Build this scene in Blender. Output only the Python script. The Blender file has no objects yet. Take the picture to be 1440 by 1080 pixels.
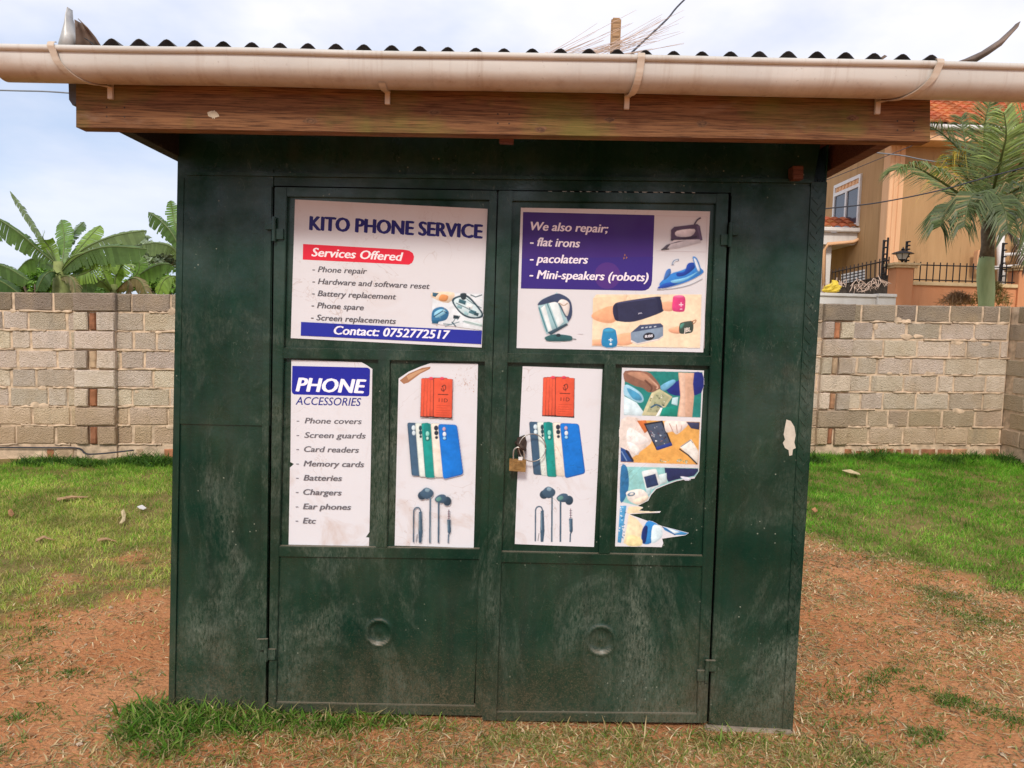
import bpy, bmesh, math, random
import numpy as np
from mathutils import Vector, Matrix
R = math.radians
random.seed(7); rng = np.random.default_rng(11)
sc = bpy.context.scene
col = sc.collection

# ------------------------------------------------------------------ camera
F_PX = 1050.0
YAW, PITCH, ROLL = R(-0.77), R(4.3), R(1.81)
CAM = Vector((0.118, -2.84, 1.55))
_f = Vector((math.sin(YAW)*math.cos(PITCH), math.cos(YAW)*math.cos(PITCH), -math.sin(PITCH)))
_r0 = Vector((math.cos(YAW), -math.sin(YAW), 0)); _d0 = _f.cross(_r0)
_r = _r0*math.cos(ROLL) - _d0*math.sin(ROLL); _d = _f.cross(_r)
cam_data = bpy.data.cameras.new('camera'); cam = bpy.data.objects.new('camera', cam_data); col.objects.link(cam)
m = Matrix((( _r.x, -_d.x, -_f.x, CAM.x), (_r.y, -_d.y, -_f.y, CAM.y), (_r.z, -_d.z, -_f.z, CAM.z), (0, 0, 0, 1)))
cam.matrix_world = m
cam_data.sensor_width = 36; cam_data.lens = F_PX/1440*36; cam_data.clip_start = .05; cam_data.clip_end = 2000
sc.camera = cam

# ------------------------------------------------------------------ light
SUN_EL, SUN_AZ = R(38), R(-6)          # sun behind the camera, a little to the left
wd = bpy.data.worlds.new('World'); sc.world = wd; wd.use_nodes = True
nt = wd.node_tree; nt.nodes.clear()
def N(t, **kw):
    n = nt.nodes.new(t)
    for k, v in kw.items(): setattr(n, k, v)
    return n
L = lambda a, b: nt.links.new(a, b)
sky = N('ShaderNodeTexSky', sky_type='NISHITA', sun_disc=False, sun_elevation=SUN_EL, sun_rotation=math.pi+SUN_AZ)
sky.air_density = 1.0; sky.dust_density = 1.2; sky.ozone_density = 1.5
tc = N('ShaderNodeTexCoord'); sep = N('ShaderNodeSeparateXYZ'); L(tc.outputs['Generated'], sep.inputs[0])
zz = N('ShaderNodeMath', operation='ADD'); L(sep.outputs[2], zz.inputs[0]); zz.inputs[1].default_value = .22
zm = N('ShaderNodeMath', operation='MAXIMUM'); L(zz.outputs[0], zm.inputs[0]); zm.inputs[1].default_value = .12
dx = N('ShaderNodeMath', operation='DIVIDE'); L(sep.outputs[0], dx.inputs[0]); L(zm.outputs[0], dx.inputs[1])
dy = N('ShaderNodeMath', operation='DIVIDE'); L(sep.outputs[1], dy.inputs[0]); L(zm.outputs[0], dy.inputs[1])
cb = N('ShaderNodeCombineXYZ'); L(dx.outputs[0], cb.inputs[0]); L(dy.outputs[0], cb.inputs[1]); cb.inputs[2].default_value = 3.3
nz = N('ShaderNodeTexNoise'); nz.inputs['Scale'].default_value = 1.1; nz.inputs['Detail'].default_value = 7; nz.inputs['Roughness'].default_value = .52
L(cb.outputs[0], nz.inputs['Vector'])
mr = N('ShaderNodeMapRange'); mr.inputs[1].default_value = .32; mr.inputs[2].default_value = .56; L(nz.outputs[0], mr.inputs[0])
el = N('ShaderNodeMapRange'); el.inputs[1].default_value = .05; el.inputs[2].default_value = .42; el.inputs[3].default_value = .38; el.inputs[4].default_value = 1.0
L(sep.outputs[2], el.inputs[0])
mm = N('ShaderNodeMath', operation='MULTIPLY'); L(mr.outputs[0], mm.inputs[0]); L(el.outputs[0], mm.inputs[1])
ad = N('ShaderNodeMath', operation='MULTIPLY_ADD'); L(mm.outputs[0], ad.inputs[0]); ad.inputs[1].default_value = .80; ad.inputs[2].default_value = .30
nz2 = N('ShaderNodeTexNoise'); nz2.inputs['Scale'].default_value = 2.6; nz2.inputs['Detail'].default_value = 6; L(cb.outputs[0], nz2.inputs['Vector'])
cr = N('ShaderNodeMix', data_type='RGBA'); L(nz2.outputs[0], cr.inputs['Factor'])
cr.inputs[6].default_value = (6.0, 6.3, 7.6, 1); cr.inputs[7].default_value = (9.7, 9.5, 9.9, 1)
sk2 = N('ShaderNodeMix', data_type='RGBA'); sk2.inputs['Factor'].default_value = .55; L(sky.outputs[0], sk2.inputs[6]); sk2.inputs[7].default_value = (3.9, 5.6, 8.6, 1)
mx = N('ShaderNodeMix', data_type='RGBA'); L(ad.outputs[0], mx.inputs['Factor']); L(sk2.outputs[2], mx.inputs[6]); L(cr.outputs[2], mx.inputs[7])
bg = N('ShaderNodeBackground'); bg.inputs[1].default_value = .078; L(mx.outputs[2], bg.inputs[0])
wo = N('ShaderNodeOutputWorld'); L(bg.outputs[0], wo.inputs[0])

sl = bpy.data.lights.new('sun', 'SUN'); sl.energy = 1.5; sl.angle = R(11); sl.color = (1, .95, .87)
so = bpy.data.objects.new('sun', sl); col.objects.link(so)
sd = Vector((math.sin(SUN_AZ)*math.cos(SUN_EL), -math.cos(SUN_AZ)*math.cos(SUN_EL), math.sin(SUN_EL)))
so.rotation_euler = sd.to_track_quat('Z', 'Y').to_euler(); so.location = (0, -6, 9)
vs = sc.view_settings; vs.view_transform = 'Standard'; vs.look = 'None'; vs.gamma = 1; vs.exposure = 0.66
sc.render.engine = 'CYCLES'; sc.render.resolution_x = 1024; sc.render.resolution_y = 768

# ------------------------------------------------------------------ pixel -> point on a plane of the place
def ray(u, v): return _f + _r*((u-720)/F_PX) + _d*((v-540)/F_PX)
def at(u, v, Y):
    d = ray(u, v); return CAM + d*((Y-CAM.y)/d.y)
def onz(u, v, z=0.0):
    d = ray(u, v); return CAM + d*((z-CAM.z)/d.z)

# ------------------------------------------------------------------ numpy noise
def _h(x, y, s):
    a = np.sin(x*127.1+y*311.7+s*74.7)*43758.5453
    return a-np.floor(a)
def vnoise(x, y, s=0):
    x = np.asarray(x, float); y = np.asarray(y, float)
    xi = np.floor(x); yi = np.floor(y); fx = x-xi; fy = y-yi
    fx = fx*fx*(3-2*fx); fy = fy*fy*(3-2*fy)
    return (_h(xi, yi, s)*(1-fx)+_h(xi+1, yi, s)*fx)*(1-fy)+(_h(xi, yi+1, s)*(1-fx)+_h(xi+1, yi+1, s)*fx)*fy
def fbm(x, y, s=0, o=4):
    t = 0; a = .5
    for k in range(o): t = t+a*vnoise(np.asarray(x)*2**k, np.asarray(y)*2**k, s+k); a *= .5
    return t/(1-.5**o)
def sstep(a, b, x):
    t = np.clip((np.asarray(x, float)-a)/(b-a), 0, 1); return t*t*(3-2*t)

# ------------------------------------------------------------------ materials
def lin(h):
    h = h.lstrip('#'); o = []
    for i in (0, 2, 4):
        c = int(h[i:i+2], 16)/255; o.append(c/12.92 if c <= .04045 else ((c+.055)/1.055)**2.4)
    return tuple(o)
class NT:
    def __init__(s, name):
        s.m = bpy.data.materials.new(name); s.m.use_nodes = True; s.t = s.m.node_tree
        s.b = s.t.nodes['Principled BSDF']; s.tc = s.t.nodes.new('ShaderNodeTexCoord'); s.obj = s.tc.outputs['Object']
        s.b.inputs['Specular IOR Level'].default_value = .35
    def n(s, t, **k):
        x = s.t.nodes.new(t)
        for a, b in k.items(): setattr(x, a, b)
        return x
    def put(s, sock, v):
        if hasattr(v, 'node'): s.t.links.new(v, sock)
        elif isinstance(v, (tuple, list)) and len(v) == 3 and sock.type == 'RGBA': sock.default_value = (*v, 1)
        else: sock.default_value = v
    def scale(s, sx, sy, sz, vec=None):
        x = s.n('ShaderNodeMapping'); x.inputs['Scale'].default_value = (sx, sy, sz); s.put(x.inputs[0], vec or s.obj); return x.outputs[0]
    def noise(s, sc_, det=4, rough=.55, vec=None, dist=0):
        x = s.n('ShaderNodeTexNoise'); x.inputs['Scale'].default_value = sc_; x.inputs['Detail'].default_value = det
        x.inputs['Roughness'].default_value = rough; x.inputs['Distortion'].default_value = dist; s.put(x.inputs['Vector'], vec or s.obj); return x.outputs[0]
    def voro(s, sc_, vec=None, feat='F1'):
        x = s.n('ShaderNodeTexVoronoi', feature=feat); x.inputs['Scale'].default_value = sc_; s.put(x.inputs['Vector'], vec or s.obj); return x.outputs['Distance']
    def rng(s, v, a, b, c=0., d=1.):
        x = s.n('ShaderNodeMapRange'); s.put(x.inputs[0], v)
        for i, q in enumerate((a, b, c, d)): x.inputs[i+1].default_value = q
        return x.outputs[0]
    def math(s, op, a, b=0.):
        x = s.n('ShaderNodeMath', operation=op); s.put(x.inputs[0], a); s.put(x.inputs[1], b); return x.outputs[0]
    def mix(s, f, a, b, mode='MIX'):
        x = s.n('ShaderNodeMix', data_type='RGBA', blend_type=mode); s.put(x.inputs['Factor'], f); s.put(x.inputs[6], a); s.put(x.inputs[7], b); return x.outputs[2]
    def attr(s, name='Col'):
        x = s.n('ShaderNodeAttribute', attribute_name=name); return x.outputs['Color']
    def xyz(s, i):
        x = s.n('ShaderNodeSeparateXYZ'); s.put(x.inputs[0], s.obj); return x.outputs[i]
    def bump(s, h, st=.3, d=.01):
        x = s.n('ShaderNodeBump'); x.inputs['Strength'].default_value = st; x.inputs['Distance'].default_value = d; s.put(x.inputs['Height'], h); s.put(s.b.inputs['Normal'], x.outputs[0])
    def done(s, c, rough=.6, metal=0., spec=None):
        s.put(s.b.inputs['Base Color'], c); s.put(s.b.inputs['Roughness'], rough); s.b.inputs['Metallic'].default_value = metal
        if spec is not None: s.b.inputs['Specular IOR Level'].default_value = spec
        return s.m
def simple(name, c, rough=.6, metal=0., var=.25, sc_=6, bump=0, spec=None):
    n = NT(name); v = n.noise(sc_, 5)
    cc = n.mix(n.rng(v, .3, .7), tuple(x*(1-var) for x in c), tuple(min(1, x*(1+var)) for x in c))
    if bump: n.bump(n.noise(sc_*8, 4), .4, bump)
    return n.done(cc, rough, metal, spec)
MAT = {}
def mk_green():
    n = NT('green_paint')
    big = n.noise(2.2, 5); z = n.xyz(2)
    c = n.mix(n.rng(big, .3, .7), (.0050, .0265, .0150), (.0100, .0450, .0260))
    strk = n.noise(3.0, 6, .65, n.scale(7, 7, .5)); c = n.mix(n.rng(strk, .35, .7, .0, .55), c, (.006, .017, .012))
    rub = n.noise(2.6, 9, .7, n.scale(1, 1, .6), .9)            # dull rubbed patches
    rubm = n.math('MULTIPLY', n.rng(rub, .47, .66), n.rng(n.noise(120, 6, .8, n.scale(1, 1, .3), .6), .40, .62))
    rubm = n.math('MULTIPLY', rubm, n.rng(z, 1.8, 1.15, .12, .95))
    c = n.mix(rubm, c, (.125, .148, .108))
    for q, (ns, th) in enumerate(((5, .010), (11, .007))):
        scr = n.noise(ns, 2, .5, n.scale(2.2, 1, .7), 3.0)                   # curved scuffs
        scm = n.math('MULTIPLY', n.rng(n.math('ABSOLUTE', n.math('SUBTRACT', scr, .5)), th, 0), n.math('MULTIPLY', n.rng(n.noise(1.7+q, 3), .5, .62), n.rng(n.noise(60, 3, .6), .4, .6)))
        c = n.mix(n.math('MULTIPLY', scm, .5), c, (.14, .165, .125))
    fin = n.rng(n.noise(260, 2, .5), .66, .76, 0, .35); c = n.mix(fin, c, (.10, .12, .09))
    chip = n.noise(26, 6, .75, n.scale(1, 1, .7)); chm = n.rng(chip, .66, .69)      # dark chipped marks high up
    c = n.mix(n.math('MULTIPLY', chm, n.math('MULTIPLY', .8, n.rng(z, 1.2, 1.6))), c, (.007, .008, .007))
    dots = n.voro(30); dm = n.math('MULTIPLY', n.rng(dots, .10, .07), n.rng(n.noise(3.4, 3), .54, .6))
    c = n.mix(n.math('MULTIPLY', dm, .65), c, (.27, .29, .22))
    sp = n.noise(190, 3, .75); hz = n.math('ADD', z, n.math('MULTIPLY', n.noise(3.2, 5), .7))
    sm = n.rng(n.math('ADD', sp, n.rng(hz, .95, .3, 0, .20)), .68, .80)
    c = n.mix(n.math('MULTIPLY', sm, .6), c, (.15, .11, .062))           # mud splash
    mud = n.rng(hz, .72, .40)
    c = n.mix(n.math('MULTIPLY', mud, n.rng(n.noise(60, 6, .8), .35, .68, .05, .62)), c, (.105, .078, .046))
    rust = n.rng(n.noise(1.9, 4, .6, n.scale(1, 1, 1)), .64, .78)
    c = n.mix(n.math('MULTIPLY', rust, .45), c, (.06, .036, .02))
    ge = n.n('ShaderNodeNewGeometry'); sz = n.n('ShaderNodeSeparateXYZ'); n.put(sz.inputs[0], ge.outputs['True Normal'])
    c = n.mix(n.rng(sz.outputs[2], .35, .8, 0, .75), c, (.26, .21, .15))              # dust settled on ledges
    n.bump(n.math('ADD', n.noise(2.4, 3), n.math('MULTIPLY', n.noise(60, 4), .06)), .55, .022)
    r = n.math('ADD', n.math('MULTIPLY', n.math('ADD', rubm, sm), .3), n.rng(n.noise(7, 4), .3, .7, .2, .42))
    n.put(n.b.inputs['Specular IOR Level'], n.rng(n.noise(2.1, 5, .65), .36, .66, .06, .62))
    return n.done(c, r, 0)
MAT['green'] = mk_green()
def mk_print():
    n = NT('printed_paper'); c = n.attr()
    st = n.rng(n.noise(5.5, 6, .6, None, 1.2), .54, .72)
    z = n.xyz(2); low = n.rng(z, 1.25, .8, .12, .55)
    c = n.mix(n.math('MULTIPLY', st, low), c, (.72, .50, .36), 'MULTIPLY')
    crk = n.rng(n.math('ABSOLUTE', n.math('SUBTRACT', n.noise(6, 3, .5, None, 2.0), .5)), .008, 0)
    c = n.mix(n.math('MULTIPLY', n.math('MULTIPLY', crk, .45), n.rng(n.noise(2.5, 2), .5, .62)), c, (.55, .36, .25), 'MULTIPLY')
    top = n.math('MULTIPLY', n.rng(n.math('ADD', z, n.math('MULTIPLY', n.noise(3, 4), .12)), 1.90, 2.06), .55)  # soft eave shadow painted into the tops of the posters
    c = n.mix(top, c, (.78, .58, .46), 'MULTIPLY')
    n.bump(n.noise(5, 3), .25, .012)
    return n.done(c, n.rng(n.noise(9, 3), .3, .7, .42, .6), 0, .3)
MAT['print'] = mk_print()
def mk_attr(name, rough=.7, bump=.006, bsc=60, var=.2, spec=.25, trans=0, vsc=14):
    n = NT(name); c = n.attr(); v = n.noise(vsc, 5, .6)
    c = n.mix(n.rng(v, .3, .7, 0, 1), c, n.mix(1.0, c, (1-var, 1-var, 1-var), 'MULTIPLY'))
    if bump: n.bump(n.noise(bsc, 6, .65), .6, bump)
    mm_ = n.done(c, rough, 0, spec)
    if trans:
        tr = n.n('ShaderNodeBsdfTranslucent'); n.put(tr.inputs[0], n.mix(1.0, c, (1.15, 1.25, .6), 'MULTIPLY'))
        mxs = n.n('ShaderNodeMixShader'); mxs.inputs[0].default_value = trans
        n.t.links.new(n.b.outputs[0], mxs.inputs[1]); n.t.links.new(tr.outputs[0], mxs.inputs[2])
        n.t.links.new(mxs.outputs[0], n.t.nodes['Material Output'].inputs[0])
    return mm_
def mk_block():
    n = NT('concrete_block'); c = n.attr()
    c = n.mix(n.rng(n.noise(7, 6, .65), .3, .72), n.mix(1., c, (.80, .78, .74), 'MULTIPLY'), c)
    g = n.noise(130, 4, .7); c = n.mix(n.rng(g, .55, .72, 0, .55), c, n.mix(1., c, (.45, .43, .40), 'MULTIPLY'))
    c = n.mix(n.rng(n.noise(3, 5), .5, .75, 0, .5), c, (.55, .39, .23))
    zb_ = n.xyz(2); c = n.mix(n.math('MULTIPLY', n.rng(n.math('ADD', zb_, n.math('MULTIPLY', n.noise(2.2, 6, .65), .5)), .8, .42), .5), c, (.48, .31, .17))    # soil splash
    c = n.mix(n.rng(n.noise(1.5, 7, .7, n.scale(3, 3, .7)), .55, .70, 0, .42), c, (.26, .22, .17))                       # damp runs
    n.bump(n.math('ADD', n.noise(40, 6, .75), n.math('MULTIPLY', n.voro(90), .5)), 1., .022)
    return n.done(c, .92, 0, .1)
MAT['block'] = mk_block()
MAT['mortar'] = simple('earth_mortar', (.60, .44, .30), .95, 0, .35, 12, .01, .1)
MAT['redbrick'] = mk_attr('red_brick', .9, .012, 50, .45, .1)
MAT['leaf'] = mk_attr('leaf', .45, .0, 60, .25, .4, .3)
MAT['blade'] = mk_attr('grass_blade', .6, 0, 60, .15, .2, .35)
MAT['straw'] = mk_attr('dry_straw', .8, 0, 60, .25, .15)
def mk_wood(name, a, b, green=0., plain=False):
    n = NT(name); s = n.scale(1.2, 14, 26)
    w = n.noise(2.2, 8, .62, s, 1.6)
    c = n.mix(n.rng(w, .3, .7), a, b)
    c = n.mix(n.rng(n.noise(3.5, 6, .7, n.scale(2, 40, 60)), .48, .62, 0, .8), c, tuple(x*.4 for x in a))
    kn = n.voro(1.6, n.scale(1, 1, 2.4)); c = n.mix(n.rng(kn, .085, .03, 0, .7), c, (.045, .025, .015))
    if green:
        gm = n.math('MULTIPLY', n.rng(n.noise(3.3, 4, .6), .50, .66), green); c = n.mix(gm, c, (.15, .16, .03))
    wt = n.rng(n.noise(5, 5, .6, n.scale(1, 1, 4)), .6, .78, 0, .35); c = n.mix(wt, c, (.34, .25, .18))
    n.bump(w, .5, .006)
    return n.done(c, .8, 0, .2)
MAT['wood'] = mk_wood('weathered_wood', (.105, .042, .021), (.28, .135, .058), .5)
MAT['woodred'] = mk_wood('red_brown_wood', (.11, .04, .025), (.17, .07, .045))
MAT['darkwood'] = mk_wood('dark_wood', (.018, .016, .016), (.03, .025, .022))  # near-black tone for the left and inner rafters
MAT['stick'] = mk_wood('pale_wood', (.38, .22, .11), (.5, .32, .18))
def mk_pvc():
    n = NT('aged_pvc'); z = n.xyz(2)
    c = n.mix(n.rng(n.noise(2.0, 4), .3, .7), (.53, .50, .445), (.63, .595, .54))
    x2 = n.noise(4.5, 6, .65, n.scale(1, 1, 1), .6)
    g = n.rng(n.math('ADD', z, n.math('MULTIPLY', x2, .075)), PVC_Z+.085, PVC_Z+.02)      # dirt gathers in the belly of the gutter
    c = n.mix(n.math('MULTIPLY', g, .85), c, (.36, .22, .125))
    c = n.mix(n.math('MULTIPLY', n.rng(n.noise(14, 6, .7), .5, .7), n.math('MULTIPLY', g, .7)), c, (.20, .10, .055))
    dr = n.noise(1.0, 6, .7, n.scale(26, 1, 1.2)); c = n.mix(n.rng(dr, .55, .72, 0, .38), c, (.30, .20, .13))          # run marks
    c = n.mix(n.rng(n.noise(70, 4, .7), .64, .74, 0, .5), c, (.20, .13, .08))
    c = n.mix(n.rng(n.noise(2.4, 5, .6), .5, .72, 0, .45), c, (.46, .43, .40))
    n.bump(n.noise(4, 4), .1, .01)
    return n.done(c, n.rng(n.noise(6, 5), .3, .7, .35, .65), 0, .4)
gp = at(700, 75, -.50); PVC_Z = gp.z-.105
MAT['pvc'] = mk_pvc()
MAT['knot'] = simple('knot_wood', (.10, .05, .026), .85, 0, .4, 60)
MAT['knotring'] = simple('knot_ring', (.15, .075, .036), .85, 0, .4, 60)
MAT['bone'] = simple('pale_litter', (.50, .42, .30), .8, 0, .3, 60)
MAT['pvcplain'] = simple('pale_pvc', (.56, .46, .36), .5, 0, .18, 8)
MAT['galv'] = simple('weathered_zinc', (.075, .072, .075), .5, .35, .45, 5, .002)
MAT['rustgalv'] = simple('rusted_zinc', (.17, .12, .09), .6, .2, .5, 9)
MAT['palesheet'] = simple('pale_sheet', (.5, .49, .46), .45, .3, .25, 9)
MAT['cream_chip'] = simple('bare_cream_patch', (.58, .52, .42), .8, 0, .15, 30)
MAT['brass'] = simple('aged_brass', (.36, .23, .09), .42, .75, .35, 60, .001)
MAT['steel'] = simple('dull_steel', (.45, .42, .38), .35, .9, .2, 40)
MAT['rustdark'] = simple('rusty_iron', (.06, .04, .03), .7, .3, .4, 40)
MAT['black'] = simple('black_iron', (.018, .016, .016), .5, .2, .2, 20)
MAT['cable'] = simple('cable_black', (.035, .035, .045), .6, 0, .1, 5)
MAT['cablegrey'] = simple('cable_grey', (.22, .23, .25), .6, 0, .1, 5)
MAT['slab'] = simple('concrete_slab', (.34, .27, .20), .9, 0, .3, 14, .008)
def mk_stucco(name, a, b, st=.45):
    n = NT(name)
    s = n.noise(1.3, 7, .65, n.scale(3.2, 3.2, .35)); c = n.mix(n.rng(s, .32, .68), a, b)
    c = n.mix(n.rng(n.noise(2.8, 6, .7, n.scale(2, 2, .25)), .55, .75, 0, st), c, tuple(x*.55 for x in a))
    n.bump(n.noise(60, 3), .3, .01)
    return n.done(c, .9, 0, .1)
MAT['tan'] = mk_stucco('tan_stucco', (.42, .245, .115), (.51, .31, .15), .75)
MAT['peach'] = mk_stucco('peach_stucco', (.74, .42, .22), (.82, .50, .29), .25)
MAT['orange'] = mk_stucco('orange_stucco', (.62, .265, .125), (.68, .31, .155), .3)
MAT['cream'] = mk_stucco('cream_coping', (.60, .42, .22), (.76, .56, .33), .8)
MAT['white'] = mk_stucco('whitewash', (.66, .62, .57), (.74, .71, .67), .3)
MAT['whitetrim'] = simple('white_trim', (.74, .70, .66), .5, 0, .06, 8)
MAT['glass'] = simple('dark_window_glass', (.045, .055, .075), .12, 0, .15, 2, 0, .6)
MAT['tile'] = mk_attr('roof_tile', .85, .006, 60, .35, .15)
MAT['lampglass'] = simple('lantern_glass', (.5, .48, .44), .25, 0, .1, 9)
MAT['yellow'] = simple('yellow_plastic', (.72, .52, .05), .45, 0, .2, 14, .01)
MAT['bark'] = simple('banana_stem', (.22, .25, .08), .7, 0, .35, 7, .01)
MAT['palmstem'] = mk_stucco('palm_crownshaft', (.30, .38, .17), (.42, .47, .25), .6)
MAT['palmtrunk'] = simple('palm_trunk', (.16, .12, .08), .8, 0, .35, 20, .01)

# ------------------------------------------------------------------ mesh helpers
class MB:
    def __init__(s): s.v = []; s.f = []; s.m = []; s.c = []
    def add(s, vs_, fs, mi=0, c=None):
        o = len(s.v); s.v += [tuple(p) for p in vs_]
        for f in fs: s.f.append([i+o for i in f]); s.m.append(mi); s.c.append(c)
    def poly(s, pts, c=None, mi=0): s.add(pts, [list(range(len(pts)))], mi, c)
    def hexa(s, a, b, mi=0, c=None):       # two quads a (front), b (back)
        s.add(list(a)+list(b), [(0, 1, 2, 3), (7, 6, 5, 4), (0, 4, 5, 1), (1, 5, 6, 2), (2, 6, 7, 3), (3, 7, 4, 0)], mi, c)
    def box(s, x0, x1, y0, y1, z0, z1, mi=0, c=None):
        s.hexa([(x0, y0, z0), (x1, y0, z0), (x1, y0, z1), (x0, y0, z1)], [(x0, y1, z0), (x1, y1, z0), (x1, y1, z1), (x0, y1, z1)], mi, c)
    def prism(s, px, yf, th, mi=0, c=None):     # polygon seen at pixels px on plane Y=yf, extruded back by th
        a = [at(u, v, yf) for u, v in px]; b = [p+Vector((0, th, 0)) for p in a]; n = len(a)
        s.add(a+b, [list(range(n)), list(range(2*n-1, n-1, -1))]+[(i, i+n, (i+1) % n+n, (i+1) % n) for i in range(n)], mi, c)
    def tube(s, path, r, seg=8, mi=0, c=None, cap=True):
        path = [Vector(p) for p in path]; n = len(path); rr = r if isinstance(r, (list, tuple)) else [r]*n
        vs_ = []; up = Vector((0.13, .31, .94))
        for i, p in enumerate(path):
            t = (path[min(i+1, n-1)]-path[max(i-1, 0)]).normalized()
            if abs(t.dot(up)) > .97: up = Vector((.9, .3, .1))
            a = t.cross(up).normalized(); b = t.cross(a)
            for k in range(seg):
                q = 2*math.pi*k/seg; vs_.append(p+(a*math.cos(q)+b*math.sin(q))*rr[i])
        fs = [(i*seg+k, i*seg+(k+1) % seg, (i+1)*seg+(k+1) % seg, (i+1)*seg+k) for i in range(n-1) for k in range(seg)]
        if cap: fs += [list(range(seg-1, -1, -1)), list(range((n-1)*seg, n*seg))]
        s.add(vs_, fs, mi, c)
    def lathe(s, c0, prof, seg=20, mi=0, c=None):
        vs_ = []; n = len(prof)
        for r, z in prof:
            for k in range(seg): q = 2*math.pi*k/seg; vs_.append((c0[0]+r*math.cos(q), c0[1]+r*math.sin(q), c0[2]+z))
        fs = [(i*seg+k, i*seg+(k+1) % seg, (i+1)*seg+(k+1) % seg, (i+1)*seg+k) for i in range(n-1) for k in range(seg)]
        fs += [list(range(seg-1, -1, -1)), list(range((n-1)*seg, n*seg))]
        s.add(vs_, fs, mi, c)
    def build(s, name, mats, parent=None, bevel=0, smooth=False, recalc=True):
        me = bpy.data.meshes.new(name); me.from_pydata(s.v, [], s.f)
        for q in (mats if isinstance(mats, (list, tuple)) else [mats]): me.materials.append(MAT[q])
        me.polygons.foreach_set('material_index', s.m)
        if any(c is not None for c in s.c):
            ca = me.color_attributes.new('Col', 'FLOAT_COLOR', 'CORNER'); arr = []
            for c, f in zip(s.c, s.f):
                if isinstance(c, list):
                    for q in c: arr += [*q, 1]
                else: arr += list((*(c or (.5, .5, .5)), 1))*len(f)
            ca.data.foreach_set('color', arr)
        if recalc or bevel:
            bm = bmesh.new(); bm.from_mesh(me)
            if recalc: bmesh.ops.recalc_face_normals(bm, faces=bm.faces)
            if bevel: bmesh.ops.bevel(bm, geom=list(bm.edges), offset=bevel, segments=2, affect='EDGES', clamp_overlap=True)
            bm.to_mesh(me); bm.free()
        if smooth: me.polygons.foreach_set('use_smooth', [True]*len(me.polygons))
        me.update()
        o = bpy.data.objects.new(name, me); col.objects.link(o)
        if parent:
            o.parent = parent; bpy.context.view_layer.update(); o.matrix_parent_inverse = WI(parent)
        return o
def WI(p):
    mtx = Matrix.Identity(4); q = p
    while q: mtx = Matrix.Translation(q.location) @ mtx; q = q.parent
    # parents' own inverse matrices cancel their parents' transforms, so only the plain locations count
    q = p
    if p.parent: mtx = Matrix.Translation(p.location)
    return mtx.inverted()
def tag(o, label=None, cat=None, group=None, kind=None):
    if label: o['label'] = label
    if cat: o['category'] = cat
    if group: o['group'] = group
    if kind: o['kind'] = kind
    return o
def thing(name, loc, label, cat, group=None):
    o = bpy.data.objects.new(name, None); o.location = loc; o.empty_display_size = .1; col.objects.link(o)
    return tag(o, label, cat, group)
def lerp(a, b, t): return a+(b-a)*t
def quadpt(q, s, t):     # q: TL TR BR BL in pixels
    return (lerp(lerp(q[0][0], q[1][0], s), lerp(q[3][0], q[2][0], s), t), lerp(lerp(q[0][1], q[1][1], s), lerp(q[3][1], q[2][1], s), t))
def spline(pts, n, closed=False):
    out = []; m_ = len(pts); P = [Vector(p) for p in pts]
    rngk = m_ if closed else m_-1
    for i in range(rngk):
        if closed: p0, p1, p2, p3 = P[i-1], P[i], P[(i+1) % m_], P[(i+2) % m_]
        else: p0, p1, p2, p3 = P[max(i-1, 0)], P[i], P[i+1], P[min(i+2, m_-1)]
        for k in range(n):
            t = k/n
            out.append(.5*((2*p1)+(p2-p0)*t+(2*p0-5*p1+4*p2-p3)*t*t+(3*p1-p0-3*p2+p3)*t**3))
    if not closed: out.append(P[-1])
    return out

# ------------------------------------------------------------------ ground
def ground_base(X, Y):
    return sstep(.9, 5.4, Y)*(-.085+.205*sstep(-3., 4.5, X))
def ground_z(X, Y):
    k = 1-.75*sstep(.5, .0, np.maximum(np.abs(np.asarray(X, float))-1.4, np.abs(np.asarray(Y, float)-.9)-1.1))
    far = 1-sstep(7, 14, np.hypot(X, Y))
    return ground_base(X, Y)+((fbm(np.asarray(X)*1.1+5, np.asarray(Y)*1.1, 3, 3)-.5)*.07+(fbm(np.asarray(X)*7, np.asarray(Y)*7, 8, 3)-.5)*.022)*k*far
def turf(X, Y):
    X = np.asarray(X, float); Y = np.asarray(Y, float)
    sl_ = np.maximum(Y-1.62, (-2.16-X)*1.1+np.minimum(0, Y-.3)*.8)
    sr_ = Y-2.75+1.0*np.clip(X-2.17, 0, 3)
    s = np.where(X < 0, sl_, sr_)
    n = fbm(X*1.4+9, Y*1.4, 21, 4)-.5; n2 = fbm(X*5, Y*5, 31, 3)-.5
    return sstep(-.45, .55, s+n*1.3+n2*.9)
xs = np.concatenate([[-220, -120, -60, -30, -18, -12, -9, -7.5, -6.6], np.arange(-6, 7.31, .055), [8, 9.2, 11, 14, 20, 30, 60, 120, 220]])
ys = np.concatenate([[-120, -60, -30, -14, -8, -5.5, -4.2, -3.6], np.arange(-3.2, 6.61, .055), [7.2, 8.2, 9.5, 12, 16, 22, 32, 50, 90, 180, 320]])
GX, GY = np.meshgrid(xs, ys); GZ = ground_z(GX, GY); nx, ny = len(xs), len(ys)
me = bpy.data.meshes.new('ground')
vv = np.stack([GX, GY, GZ], -1).reshape(-1, 3)
idx = np.arange(nx*ny).reshape(ny, nx)
ff = np.stack([idx[:-1, :-1], idx[:-1, 1:], idx[1:, 1:], idx[1:, :-1]], -1).reshape(-1, 4)
me.from_pydata(vv.tolist(), [], ff.tolist())
ca = me.color_attributes.new('Col', 'FLOAT_COLOR', 'POINT')
tv = turf(vv[:, 0], vv[:, 1]); dry = fbm(vv[:, 0]*2.2, vv[:, 1]*2.2, 55, 4)
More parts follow.
